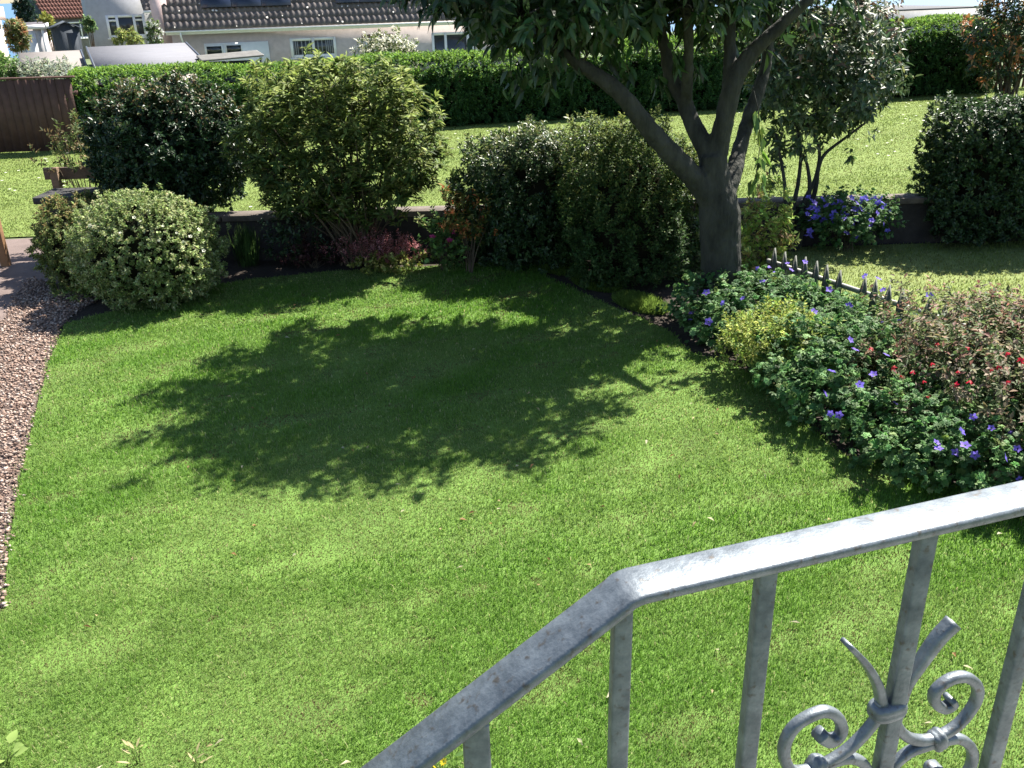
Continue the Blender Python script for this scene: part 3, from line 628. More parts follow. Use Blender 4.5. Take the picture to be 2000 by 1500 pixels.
# clipped bush on the right
c, rx, rz = pbox(1816, 2100, 208, 456, 9.42)
shrub("clipped_bush", "dark clipped square topped bush behind the right part of the wall", "bush", c, (rx, .42, rz), 3600, 26, .034, .021, [((.03, .065, .021), 3), ((.045, .085, .028), 2), ((.07, .12, .04), 1)], M_gloss, 42, pw=7, shoot=.04, lump=.03, stems=10, lo=.7, core=.6)
c, rx, rz = pbox(1895, 2090, -45, 165, 21.4)
shrub("orange_tipped_shrub", "large shrub with orange young shoots at the far right hedge end", "shrub", c, (rx, .8, rz), 420, 18, .13, .045, [((.03, .06, .02), 4), ((.05, .09, .03), 2)], M_gloss, 43,
      tips=[(.42, .17, .06), (.34, .20, .07)], tipf=lambda P, O, c, r, rng: np.where(rng.random(len(P)) < .3, .9, .05), stems=14, shoot=.2, lump=.2, sr=.03, droop=.3)

# ------------------------------------------------------------------ long hedge
rng = np.random.default_rng(50); g = Geo()
s0, s1 = -8.3, 12.25; D0, D1 = 0.0, 1.15
n = 13000; per = rng.random(n)
def hz(s): return np.interp(s, [-8, -5, 0, 6, 12], [1.29, 1.22, 1.31, 1.5, 1.60])
s_ = rng.uniform(s0, s1, n); hh = hz(s_)+.05*fbm(s_, s_*0, 3, .3, 3)
# front face, shoulder, top
u = rng.random(n)
dloc = np.where(u < .55, 0.0, np.where(u < .68, 0, 0)); zz = np.zeros(n); on = np.zeros((n, 3))
fr_ = u < .52; zz[fr_] = rng.random(fr_.sum())*(hh[fr_]-.22); dl_ = np.zeros(n); dl_[fr_] = .02*rng.normal(0, 1, fr_.sum())+.06*(1-zz[fr_]/hh[fr_])*0
on[fr_] = [0, -1, .1]
sh = (u >= .52) & (u < .72); th = rng.random(sh.sum())*math.pi/2; dl_[sh] = .42-.42*np.cos(th); zz[sh] = hh[sh]-.38+.38*np.sin(th); on[sh] = np.stack([0*th, -np.cos(th), np.sin(th)], 1)
tpk = u >= .72; dl_[tpk] = rng.uniform(.42, 1.15, tpk.sum()); zz[tpk] = hh[tpk]; on[tpk] = [0, .1, 1]
ins = rng.random(n) < .25; dl_[ins] += rng.uniform(.05, .25, ins.sum()); zz[ins] -= rng.uniform(0, .1, ins.sum())
dl_ += .05*fbm(s_*1.0, zz, 8, .6, 3); zz = np.maximum(zz, .03)
H2 = H0+np.outer(s_, e1)+np.outer(dl_, e2); P = np.column_stack([H2, zz]); R2 = np.array([[e1[0], e1[1], 0], [e2[0], e2[1], 0], [0, 0, 1]])
O = on @ R2
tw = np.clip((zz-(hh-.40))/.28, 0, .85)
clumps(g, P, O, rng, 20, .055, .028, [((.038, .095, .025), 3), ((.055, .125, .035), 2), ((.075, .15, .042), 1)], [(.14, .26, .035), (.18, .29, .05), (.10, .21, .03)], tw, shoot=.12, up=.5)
# ends
for se in (s0, s1):
    k = 500; dl2 = rng.uniform(0, 1.1, k); z2 = rng.uniform(.05, float(hz(se))-.05, k); q = H0+se*e1+np.outer(dl2, e2)
    clumps(g, np.column_stack([q, z2]), np.tile([math.copysign(1, se)*e1[0], math.copysign(1, se)*e1[1], .1], (k, 1)), rng, 18, .055, .028, [((.030, .075, .020), 3), ((.042, .10, .028), 2)], shoot=.1)
# woody core
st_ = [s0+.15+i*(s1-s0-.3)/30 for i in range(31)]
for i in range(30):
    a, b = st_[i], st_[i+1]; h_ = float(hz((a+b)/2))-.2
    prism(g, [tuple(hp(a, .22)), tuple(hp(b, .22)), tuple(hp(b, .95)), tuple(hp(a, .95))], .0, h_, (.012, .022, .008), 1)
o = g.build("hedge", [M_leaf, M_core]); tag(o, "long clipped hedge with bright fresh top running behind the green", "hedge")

# fences beside the hedge
def board_fence(name, label, a, b, h, mat, bw=.115, gap=.012, pick=False, zb=.03):
    a = np.array(a); b = np.array(b); L = np.linalg.norm(b-a); e = empty(name, (a[0], a[1], 0), math.atan2(*(b-a)[::-1])); k = int(L/(bw+gap)); 
    g = Geo(); rg = np.random.default_rng(3)
    for i in range(k):
        x = i*(bw+gap); box(g, (x, -.02+rg.normal(0, .003), zb), (x+bw, .0, h+rg.normal(0, .006)))
    g.build("board_panel", mat, e)
    for z in (.25, h-.3):
        g = Geo(); box(g, (0, .002, z), (L, .045, z+.09)); g.build("cross_rail", mat, e)
    g = Geo(); box(g, (-.01, -.03, h+.012), (L, .05, h+.045)); g.build("capping", mat, e)
    for x in np.arange(0, L-.1, 1.83):
        g = Geo(); box(g, (x, .047, 0), (x+.09, .137, h)); g.build("post", mat, e)
    return tag(e, label, "fence")
M_fen = nmat("brown_fence", (.085, .042, .034), .8, .25, 6, .3, 30)
fa = aty(-120, 160, 17.3); fb = aty(146, 160, 17.45)
board_fence("board_fence", "dark brown vertical board fence left of the long hedge", (fa.x-3, 17.2), (fb.x, 17.45), 1.3, M_fen, bw=.14, gap=.004)
M_fen2 = nmat("red_brown_fence", (.16, .07, .06), .8, .25, 6, .3, 30)
fc = hp(12.4, .5); fd = hp(17, .6)
board_fence("slatted_fence", "reddish brown slatted fence under the orange tipped shrub", tuple(fc), tuple(fd), 1.25, M_fen2, bw=.07, gap=.07)

# picket fence between the gardens
PF = empty("picket_fence", (P0[0], P0[1], 0), math.atan2(pd[1], pd[0])); M_pick = nmat("picket_paint", (.085, .09, .075), .75, .3, 8, .2, 40); M_prail = nmat("rail_paint", (.30, .30, .28), .7, .2, 8)
def picket_mesh():
    g = Geo(); w_ = .030; pr = [(-w_, 0), (w_, 0), (w_, .345), (w_*.8, .375), (0, .47), (-w_*.8, .375), (-w_, .345)]
    V = [(x, y, z) for y in (-.009, .009) for x, z in pr]; n = len(pr); T = []
    for i in range(1, n-1): T += [[0, i, i+1], [n, n+i+1, n+i]]
    for i in range(n): j = (i+1) % n; T += [[i, n+i, n+j], [i, n+j, j]]
    g.add(V, T, (1, 1, 1)); return g
first = picket_mesh().build("picket", M_pick, PF); step = pl/14.2; rg = np.random.default_rng(9)
for i in range(46):
    if i == 0: continue
    if i in (7, 12): continue
    copy_to(first, PF, (i*step, 0, rg.normal(0, .006)), (0, rg.normal(0, .02), 0))
for z in (.12, .31):
    g = Geo(); box(g, (-.1, .010, z), (46*step, .035, z+.035)); g.build("cross_rail", M_prail, PF)
tag(PF, "low dark picket fence with pointed tips between the two lawns", "fence")

# ------------------------------------------------------------------ flowers and border plants
def flower_mesh(name, petals, L, W, col, parent, centre=(.5, .5, .6), tilt=.35, mat=None):
    g = Geo(); a = np.arange(petals)*2*math.pi/petals; n = petals
    D = unit(np.stack([np.cos(a), np.sin(a), np.full(n, tilt)], 1)); N = np.tile([0, 0, 1.0], (n, 1))
    rg = np.random.default_rng(4); leaves(g, D*.004, D, N, np.full(n, L), np.full(n, W), np.array(col)*(1+rg.normal(0, .15, (n, 1))), .1, .1, fine=True)
    o = g.build(name, mat or M_petal, parent); return o
def add_flowers(thing, pts, petals, L, W, col, seed, tilt=.35, face=(0, -.5, .8), stalk=.12):
    rng = np.random.default_rng(seed); f0 = None; org = Vector(thing.location)
    for p in pts:
        p = Vector(p)-org; dv = (Vector(face)+Vector(rng.normal(0, .5, 3))).normalized(); rot = dv.to_track_quat('Z', 'Y').to_euler(); s_ = float(rng.uniform(.75, 1.2))
        if f0 is None:
            f0 = flower_mesh("flower", petals, L, W, col, thing, tilt=tilt); f0.location = p; f0.rotation_euler = rot; f0.scale = (s_,)*3
        else: copy_to(f0, thing, p, rot, s_)
VI = (.20, .13, .58)
GC = [((.085, .18, .055), 3), ((.135, .24, .085), 3), ((.055, .13, .038), 2), ((.16, .25, .08), .7)]
def gera(label, c, r, n, seed, fpts, cols=GC, group="violet geranium clumps", nl=13, L=.046):
    o = shrub("geranium_clump", label, "plant", np.array(c), r, n, nl, L, .05, cols, M_leaf, seed, palm=True, stems=14, shoot=.11, up=.55, th=(40, 95), lump=.2, lo=.4, sr=.005, group=group, fold=.1)
    if fpts: add_flowers(o, fpts, 5, .030, .026, VI, seed)
    return o
def on_plant(o, pts, lift=.018):
    me = o.data; V = np.empty(len(me.vertices)*3, np.float32); me.vertices.foreach_get("co", V); V = V.reshape(-1, 3)+np.array(o.location); R_ = np.array(CM)
    q = (V-[0, 0, CAMZ]) @ R_; px = 1000+F*q[:, 0]/-q[:, 2]; py = 750-F*q[:, 1]/-q[:, 2]; out = []
    for x, y in pts:
        k = np.where((px-x)**2+(py-y)**2 < 14**2)[0]
        if len(k) == 0: continue
        v = V[k[np.argmin(-q[k, 2])]]; t_ = Vector((0, 0, CAMZ))-Vector(v); out.append(Vector(v)+t_.normalized()*lift+Vector((0, 0, lift)))
    return out
fl = lambda Y, *xy: [aty(x, y, Y) for x, y in xy]
o = gera("large geranium clump with violet flowers at the foot of the tree", (1.98, 6.85, .13), (.62, .58, .25), 560, 60, None)
add_flowers(o, fl(6.75, (1380, 572), (1352, 612), (1348, 625))+fl(7.35, (1500, 522), (1538, 515), (1572, 512), (1515, 532), (1480, 525), (1545, 528))+on_plant(o, ((1405, 600), (1372, 640), (1440, 580), (1478, 556))), 5, .026, .024, VI, 60)
o = gera("geranium clump growing along the picket fence between tree and fuchsia", (2.45, 6.55, .10), (.52, .56, .20), 440, 61, None)
add_flowers(o, fl(6.9, (1620, 566), (1725, 567), (1690, 540), (1715, 545), (1815, 577), (1728, 590))+on_plant(o, ((1717, 622), (1735, 640), (1770, 636), (1590, 600), (1660, 612), (1612, 640), (1790, 612), (1700, 655))), 5, .026, .024, VI, 61)
shrub("golden_shrub", "low golden yellow leaved shrub at the lawn edge between geraniums", "shrub", np.array([1.90, 5.92, .20]), (.37, .34, .27), 600, 16, .030, .014, [((.24, .31, .06), 3), ((.34, .39, .10), 3), ((.15, .22, .045), 2)], M_leaf, 62, stems=8, shoot=.08, lump=.2, sr=.005, top_only=-.2)
o = gera("geranium clump spilling over the lawn edge beside the golden shrub", (2.16, 5.55, .17), (.46, .60, .28), 520, 63, None)
add_flowers(o, on_plant(o, ((1690, 752), (1720, 697), (1632, 722), (1640, 825), (1650, 660), (1600, 770), (1680, 690), (1745, 800), (1620, 800), (1705, 730))), 5, .026, .023, VI, 63)
FU = shrub("fuchsia", "bushy fuchsia with reddish leaves and hanging red flowers", "shrub", np.array([3.16, 5.15, .29]), (.80, .86, .41), 1500, 20, .042, .019, [((.10, .135, .05), 4), ((.16, .155, .08), 3), ((.22, .18, .12), 2), ((.07, .11, .035), 3)], M_leaf, 65, stems=22, shoot=.11, lump=.22, lo=.45, droop=.3, up=.4, tips=[(.22, .11, .08), (.28, .20, .14)], tipf=hi(.35, -.1), sr=.007)
add_flowers(FU, on_plant(FU, ((1805, 712), (1812, 745), (1745, 770), (1795, 770), (1865, 720), (1925, 735), (1935, 715), (1985, 700), (1975, 755), (1710, 690), (1890, 740), (1820, 690), (1810, 775), (1995, 720), (1760, 745), (1850, 755), (1780, 720), (1880, 690), (1950, 690), (1740, 720)), .03), 5, .026, .011, (.36, .012, .022), 66, tilt=1.3, face=(0, -.6, -.6))
o = gera("small geranium clump at the lower right border corner", (2.50, 4.62, .12), (.52, .55, .24), 420, 64, None)
add_flowers(o, on_plant(o, ((1893, 808), (1870, 838), (1855, 900), (1910, 902), (1840, 880), (1930, 850), (1880, 870), (1950, 900), (1820, 860))), 5, .024, .021, VI, 64)
o = gera("geranium clump reaching the railing at the right frame edge", (3.1, 4.15, .18), (.42, .5, .30), 300, 67, None)
add_flowers(o, on_plant(o, ((1990, 870), (1960, 910), (1985, 800), (1995, 930), (1970, 840))), 5, .024, .021, VI, 67)
c, rx, rz = pbox(1570, 1745, 388, 474, 9.2)
o = gera("violet geranium clump in full flower against the low wall", c, (rx, .25, rz), 190, 68, None)
rgf = np.random.default_rng(69); q = [aty(1575+165*rgf.random(), 385+55*rgf.random()**1.3+(30 if rgf.random() < .2 else 0), 9.2-.2*rgf.random()) for _ in range(88)]
add_flowers(o, q, 5, .034, .03, (.20, .15, .62), 70)
# low border in front of the wall
shrub("heuchera", "clump of pink flowering heuchera in the sunlit part of the border", "plant", *(lambda b: (b[0], (b[1], .14, b[2])))(pbox(665, 825, 464, 516, 8.92)), 300, 16, .018, .010, [((.36, .14, .14), 3), ((.45, .22, .22), 2), ((.22, .08, .07), 2)], M_leaf, 71, stems=40, shoot=.07, up=.8, lump=.35, sr=.003)
shrub("heuchera", "dark purplish heuchera clump in shade left of the pink one", "plant", *(lambda b: (b[0], (b[1], .13, b[2])))(pbox(555, 665, 470, 525, 9.1)), 100, 12, .03, .022, [((.07, .03, .03), 3), ((.11, .05, .045), 2), ((.05, .07, .025), 1)], M_leaf, 72, stems=20, shoot=.07, up=.7, lump=.3, sr=.003)
shrub("creeping_plant", "low yellow green leafy plant along the lawn edge below the heuchera", "plant", *(lambda b: (b[0], (b[1], .11, b[2])))(pbox(690, 830, 500, 528, 8.80)), 130, 10, .032, .022, [((.25, .27, .06), 3), ((.36, .36, .12), 2), ((.14, .17, .04), 2)], M_leaf, 73, shoot=.04, lump=.25)
o = shrub("leafy_plant", "bright green leafy plant with pink blooms beside the azalea", "plant", *(lambda b: (b[0], (b[1], .18, b[2])))(pbox(825, 900, 432, 518, 8.85)), 90, 11, .045, .035, [((.08, .15, .04), 3), ((.16, .24, .08), 1)], M_leaf, 74, stems=10, shoot=.08, lump=.3, sr=.004)
add_flowers(o, fl(8.68, (882, 446), (878, 470), (884, 452), (845, 463)), 5, .03, .026, (.55, .06, .22), 75)
rng = np.random.default_rng(76); g = Geo(); b = at(478, 528); n = 260
an = rng.random(n)*6.283; P = np.stack([rng.normal(0, .05, n), rng.normal(0, .04, n), np.full(n, .0)], 1); D = unit(np.stack([np.cos(an)*.45, np.sin(an)*.45, np.ones(n)], 1)+rng.normal(0, .12, (n, 3)))
leaves(g, P, D, np.stack([np.cos(an), np.sin(an), np.zeros(n)], 1), rng.uniform(.2, .45, n), np.full(n, .012), np.array([.05, .10, .025])*(1+rng.normal(0, .3, (n, 1))).clip(.4, 1.8), .1, .35, fine=True)
o = g.build("strappy_plant", M_leaf); o.location = (b.x, b.y+.15, 0); tag(o, "clump of long thin grassy leaves in shade beside the variegated shrub", "plant")
shrub("shade_plant", "dark leafy plant in the shade under the yellow tipped shrub", "plant", *(lambda b: (b[0], (b[1], .2, b[2])))(pbox(520, 640, 425, 500, 9.2)), 70, 11, .05, .028, [((.04, .075, .03), 3), ((.07, .11, .045), 1)], M_gloss, 77, stems=10, shoot=.09, lump=.35, sr=.004)
shrub("border_plant", "low green plant growing over the gravel between the two rounded shrubs", "plant", *(lambda b: (b[0], (b[1], .10, b[2])))(pbox(118, 205, 568, 592, 8.2)), 60, 9, .05, .014, [((.17, .24, .06), 3), ((.30, .34, .14), 1)], M_leaf, 78, shoot=.04, lump=.2)
# white flowers on the variegated shrub
fp = [aty(x, y, 7.58+.1*((y % 7)/7)) for x, y in ((345, 455), (357, 472), (318, 442), (372, 462), (175, 440), (275, 432), (310, 470), (388, 448), (235, 455), (398, 490), (330, 520), (262, 425))]
add_flowers(fr, fp, 5, .013, .012, (.75, .75, .58), 79)
# weeds by the bottom edge
def weed(label, px, py, n, L, W, col, seed, spread=.5):
    rng = np.random.default_rng(seed); b = at(px, py); g = Geo(); an = rng.random(n)*6.283
    D = unit(np.stack([np.cos(an)*spread, np.sin(an)*spread, np.full(n, .9)], 1)); P = np.column_stack([rng.normal(0, .01, (n, 2)), np.full(n, .0)])
    for i in range(n):
        e_ = D[i]*rng.uniform(.04, .10); tube(g, np.array([P[i], P[i]+e_*.6+[0, 0, .01], P[i]+e_]), [.0016, .0014, .0012], (.12, .17, .05), 4)
        A = unit(D[i]*[1, 1, .3]); leaves(g, (P[i]+e_)[None], A[None], np.array([[0, -.2, 1.]]), np.array([L*rng.uniform(.7, 1.2)]), np.array([W]), np.array([col])*(1+rng.normal(0, .12)), .1, .15, fine=True)
    o = g.build("weed", M_leaf); o.location = (b.x, b.y, .01); return tag(o, label, "weed")
weed("pale green broad leaved weed in the bottom left corner of the lawn", 18, 1500, 7, .055, .045, (.26, .36, .10), 80)
weed("dry straw coloured weed near the bottom edge of the lawn", 268, 1500, 6, .05, .010, (.50, .42, .22), 81, .25)
weed("second dry straw coloured weed nearer the railing on the lawn", 388, 1512, 6, .045, .009, (.50, .42, .22), 82, .3)
d_ = weed("yellow flowered dandelion beside the lowest railing post", 850, 1512, 8, .06, .018, (.08, .16, .03), 83, 1.2)
b = at(850, 1497, .04); add_flowers(d_, [b, b+Vector((.03, .02, 0))], 9, .016, .007, (.75, .55, .03), 84, stalk=0)

# ------------------------------------------------------------------ houses and garages beyond the hedge
M_harl = nmat("grey_harling", (.55, .475, .455), .95, .14, 3, .5, 60); M_ghar = nmat("cool_grey_render", (.40, .40, .42), .95, .12, 3, .4, 60)
M_cream = nmat("cream_render", (.6, .53, .45), .95, .1, 3, .3, 60); M_pvc = nmat("white_upvc", (.80, .80, .80), .4, .05, 4)
M_tile = nmat("concrete_tile", (.12, .10, .096), .9, .3, 2.2, .5, 30, col2=(.18, .155, .145)); M_red = nmat("red_pantile", (.15, .065, .05), .9, .25, 3, .3, 30)
M_glass = nmat("dark_window_glass", (.03, .035, .04), .08, .3, 1.5, spec=.6); M_blind = nmat("blind_fabric", (.22, .23, .25), .8, .2, 3)
M_pv = nmat("solar_cell", (.012, .020, .05), .25, .3, 1.2, spec=.5); M_pvf = nmat("panel_edge", (.05, .06, .08), .5)
M_felt = nmat("pale_roofing_felt", (.155, .155, .172), .9, .10, 1.4, .3, 40, stretch=(1, 6, 1)); M_dshed = nmat("dark_stained_boards", (.035, .045, .06), .8, .25, 4, .3, 20, stretch=(6, 1, 1))
M_lich = nmat("lichen_spot", (.62, .58, .52), .95, .2, 20); M_corr = nmat("corrugated_sheet", (.14, .135, .125), .7, .25, 3)
M_pink = nmat("pink_render", (.62, .47, .45), .95, .12, 3, .4, 60)
class Hs:
    def __init__(s, name, label, cat, p, rot, gz=GZ):
        s.o = Vector((p[0], p[1], gz)); s.r = math.radians(rot); s.x = Vector((math.cos(s.r), math.sin(s.r), 0)); s.y = Vector((-s.x.y, s.x.x, 0)); s.gz = gz
        s.e = empty(name, tuple(s.o), s.r); tag(s.e, label, cat)
    def f(s, px, py, fy=0.0):
        p = on_plane(px, py, s.o+s.y*fy, -s.y); d = p-s.o; return d.dot(s.x), p.z-s.gz
    def bx(s, name, a, b, mat, parent=None, bv=0):
        g = Geo(); box(g, a, b); o = g.build(name, mat, parent or s.e)
        if bv: bevel(o, bv)
        return o
def window(h, x0, x1, z0, z1, muls=(.5,), fr=.09, trans=None, blind=False, name="window", fy=0.0):
    """white frame standing a little proud of the wall with its panes set back"""
    g = Geo(); y0, y1 = fy-.06, fy+.02
    xs = [x0]+[x0+(x1-x0)*m for m in muls]+[x1]
    for i, x in enumerate(xs):
        c = x+fr/2 if i == 0 else (x-fr/2 if i == len(xs)-1 else x); box(g, (c-fr/2, y0, z0), (c+fr/2, y1, z1))
    for i in range(len(xs)-1):
        a = xs[i]+(fr if i == 0 else fr/2)+.001; b = xs[i+1]-(fr if i == len(xs)-2 else fr/2)-.001
        box(g, (a, y0+.003, z0), (b, y1, z0+fr)); box(g, (a, y0+.003, z1-fr), (b, y1, z1))
        if trans and i in trans: zt = z0+(z1-z0)*trans[i]; box(g, (a, y0+.003, zt-fr*.4), (b, y1, zt+fr*.4))
    box(g, (x0-.08, fy-.12, z0-.07), (x1+.08, fy+.02, z0-.002))
    w_ = g.build(name, M_pvc, h.e)
    g = Geo(); box(g, (x0+fr*.5, fy-.035, z0+fr*.5), (x1-fr*.5, fy-.026, z1-fr*.5)); g.build("pane", M_glass, w_)
    if blind:
        g = Geo(); n = int((x1-x0)/.11)
        for i in range(n):
            m = abs((i+.5)/n-.5)
            if (i % 2 == 0) or m > .36: box(g, (x0+fr+i*(x1-x0-2*fr)/n, fy-.040, z0+fr), (x0+fr+(i+.62)*(x1-x0-2*fr)/n, fy-.0365, z1-fr))
        g.build("blind", M_blind, w_)
    return w_
def tiled(h, name, x0, x1, y0, z0, pitch, rows, gauge, cw, mat, wave=.035, rev=False, thick=.05, speck=0, seed=1):
    """roof slope of overlapping profiled tiles rising from (y0, z0) towards +y"""
    rg = np.random.default_rng(seed); g = Geo(); cp, sp = math.cos(pitch), math.sin(pitch); nc = int((x1-x0)/cw); xs = np.linspace(x0, x1, nc*6+1); wv = wave*np.array([0, .15, 1.3, 1.9, 1.3, .15])[np.arange(nc*6+1) % 6]
    for r in range(rows):
        a = r*gauge; V = []
        for t, up in ((a, -.035), (a, thick), (a+gauge+.03, .0)):
            hh = up+wv*(1 if up > -.01 else .2)+rg.normal(0, .003)
            V.append(np.stack([xs, y0+t*cp-hh*sp, z0+t*sp+hh*cp], 1))
        V = np.concatenate(V); m = len(xs); T = []
        for k in range(2):
            for i in range(m-1): q = k*m+i; T += [[q, q+1, q+m+1], [q, q+m+1, q+m]]
        g.add(V, T, (1, 1, 1))
    for k in range(speck):
        x = rg.uniform(x0, x1); r = rg.integers(0, rows); t = r*gauge+rg.uniform(.0, .12); s_ = rg.uniform(.03, .075); hh = thick+wave*1.3
        c = np.array([x, y0+t*cp-hh*sp, z0+t*sp+hh*cp]); an = np.arange(6)*1.047; rr = s_*rg.uniform(.6, 1.2, 6)
        V = np.concatenate([[c+[0, -sp*.01, cp*.01]], c+np.stack([np.cos(an)*rr, np.sin(an)*rr*cp, np.sin(an)*rr*sp], 1)]); g.add(V, [[0, 1+i, 1+(i+1) % 6] for i in range(6)], (1, 1, 1), 1)
    return g.build(name, [mat, M_lich], h.e)
# --- bungalow
B = Hs("bungalow", "long grey harled bungalow with tiled roof and dark solar panels", "bungalow", at(322, 62, 1.2).xy, 17.9)
zE = 2.4; u0 = B.f(322, 60)[0]; u1 = B.f(1150, 40)[0]; DP = 8.5
B.bx("wall", (u0+.25, .35, -.4), (u1-.25, .35+DP, zE+.05), M_harl)
pit = math.radians(44); rows = 13; gz_ = .47
rf = tiled(B, "roof", u0, u1, -.02, zE+.06, pit, rows, gz_, .27, M_tile, speck=170)
g = Geo(); L_ = rows*gz_; ry, rz_ = L_*math.cos(pit), L_*math.sin(pit)
for x in (u0+.28, u1-.28):
    prism_ = [(x, .35, zE), (x, ry, zE+rz_-.25), (x, 2*ry-.4, zE)]; g.add([*prism_, *[(x+.01, y, z) for _, y, z in prism_]], [[0, 1, 2], [3, 5, 4], [0, 3, 4], [0, 4, 1], [1, 4, 5], [1, 5, 2]], (1, 1, 1))
g.add([(u0, ry, zE+rz_), (u1, ry, zE+rz_), (u1, 2*ry, zE), (u0, 2*ry, zE)], [[0, 1, 2], [0, 2, 3]], (1, 1, 1)); g.build("rear_roof", M_tile, B.e)
g = Geo(); box(g, (u0+.02, .0, zE-.16), (u1-.02, .03, zE+.02)); g.build("fascia", M_pvc, B.e)
g = Geo(); cv = [( .0, 0), (-.03, -.06), (-.09, -.06), (-.12, 0), (-.105, 0), (-.08, -.045), (-.04, -.045), (-.015, 0)]
n = len(cv); V = [(x, y, zE+.0+z) for x in (u0-.02, u1+.02) for y, z in cv]; T = []
for i in range(n): j = (i+1) % n; T += [[i, j, n+j], [i, n+j, n+i]]
g.add(V, T, (1, 1, 1)); g.build("gutter", M_pvc, B.e)
xd = B.f(353, 70)[0]; g = Geo(); tube(g, [(xd, -.05, zE-.06), (xd, -.05, zE-.25), (xd+.05, .30, zE-.5), (xd+.05, .30, 0)], [.045]*4, (1, 1, 1), 8); g.build("downpipe", M_pvc, B.e, smooth=True)
FY = .35
a = B.f(565, 75, FY); b = B.f(655, 75, FY); window(B, a[0], b[0], 1.0, a[1], fr=.13, blind=True, fy=FY)
a = B.f(842, 64, FY); b = B.f(926, 64, FY); window(B, a[0], b[0], .05, a[1], muls=(.32, .84), fr=.13, name="door", fy=FY)
a = B.f(957, 60, FY); b = B.f(1030, 60, FY); window(B, a[0], b[0], .9, a[1], fr=.11, fy=FY)
a = B.f(712, 70, FY); b = B.f(762, 70, FY); window(B, a[0], b[0], .9, a[1]-.12, fr=.09, fy=FY); B.bx("lintel", (a[0]-.15, FY-.03, a[1]-.10), (b[0]+.15, FY+.01, a[1]+.06), nmat("brown_lintel", (.16, .10, .08), .9))
a = B.f(398, 86, FY); b = B.f(524, 86, FY); B.bx("porch_panel", (a[0], FY-.07, .3), (b[0], FY-.001, a[1]+.02), M_pvc)
for p0, p1 in (((403, 91), (434, 105)), ((442, 89), (472, 103))):
    q0 = B.f(*p0, FY-.07); q1 = B.f(*p1, FY-.07); w_ = B.bx("window", (q0[0]-.06, FY-.11, q1[1]-.06), (q1[0]+.06, FY-.071, q0[1]+.06), M_pvc); B.bx("pane", (q0[0], FY-.12, q1[1]), (q1[0], FY-.112, q0[1]), M_glass, w_)
rn_ = B.x.cross(B.y*math.cos(pit)+Vector((0, 0, math.sin(pit)))); rp0 = B.o+B.y*(-.02)+Vector((0, 0, zE+.06))
def onroof(px, py):
    p = on_plane(px, py, rp0, rn_)-rp0; return p.dot(B.x), p.dot(B.y*math.cos(pit)+Vector((0, 0, math.sin(pit))))
for (xa, xb, yb) in ((393, 570, 18), (655, 792, 9)):
    ua = onroof(xa, yb)[0]; ub = onroof(xb, yb)[0]; ta = onroof((xa+xb)/2, yb)[1]; k = 3 if xb-xa > 150 else 3
    sp_ = empty("solar_panel", (0, -.02, zE+.06)); sp_.parent = B.e; sp_.rotation_euler = (pit, 0, 0)
    sp_.name = "solar_array"
    for i in range(k):
        x0 = ua+(ub-ua)*i/k+.01; x1 = ua+(ub-ua)*(i+1)/k-.01; g = Geo(); box(g, (x0, ta, .15), (x1, ta+1.7, .19)); o = g.build("solar_panel", M_pv, sp_)
pk0 = B.f(298, 40, 1.0)[0]; B.bx("side_wall", (pk0, 1.0, -.3), (u0+.24, 6, 4.6), M_pink)
# --- grey two storey house
G = Hs("grey_house", "grey rendered two storey house with a white casement window", "house", aty(178, 60, 56).xy, 25)
gr = G.f(322, 40)[0]; G.bx("wall", (0, 0, -.4), (gr, 7, 4.9), M_ghar)
tiled(G, "roof", -.2, gr+.2, -.3, 4.86, .7, 10, .45, .3, M_tile)
a = G.f(205, 30); b = G.f(281, 29); zb = G.f(221, 74)[1]; window(G, a[0], b[0], zb, a[1], muls=(.28, .72), fr=.14, trans={0: .76, 2: .76})
x1 = G.f(275, 10)[0]; z1 = G.f(285, 21)[1]; tiled(G, "porch_roof", x1, gr, -.9, z1, .6, 3, .4, .28, M_tile); G.bx("fascia", (x1, -.93, z1-.12), (gr, -.89, z1+.02), M_pvc)
xd = G.f(282, 40)[0]; g = Geo(); tube(g, [(xd, -.08, z1-.1), (xd+.02, -.08, -.2)], [.05, .05], (1, 1, 1), 8); g.build("downpipe", M_pvc, G.e, smooth=True)
# --- red roofed cottage seen at its corner
R = Hs("red_roofed_cottage", "cottage with red pantile roof and dark gable end", "house", aty(98, 60, 66).xy, 55)
ze = R.f(98, 37)[1]; R.bx("wall", (0, .25, -.4), (12, 3.4, ze), nmat("dark_stone", (.20, .19, .18), .95, .3, 3, .5, 20))
pr_ = math.radians(50); rws = 9; ga = 1.9/math.cos(pr_)/rws
tiled(R, "roof", -.15, 12.2, 0, ze, pr_, rws, ga, .24, M_red, wave=.03)
g = Geo(); ap = 1.9*math.tan(pr_)
g.add([(-.15, 1.9, ze+ap), (12.2, 1.9, ze+ap), (12.2, 3.8, ze), (-.15, 3.8, ze)], [[0, 1, 2], [0, 2, 3]], (1, 1, 1)); g.build("rear_roof", M_red, R.e)
g = Geo(); g.add([(0, .25, ze), (0, 1.85, ze+ap-.12), (0, 3.4, ze), (.2, .25, ze), (.2, 1.85, ze+ap-.12), (.2, 3.4, ze)], [[0, 1, 2], [3, 5, 4], [0, 3, 4], [0, 4, 1], [1, 4, 5], [1, 5, 2]], (1, 1, 1)); g.build("gable", nmat("gable_slate", (.10, .115, .12), .9, .3, 3, .3, 20), R.e)
a = R.f(130, 44); window(R, a[0], a[0]+2.2, ze-1.3, ze-.25, fy=.25)
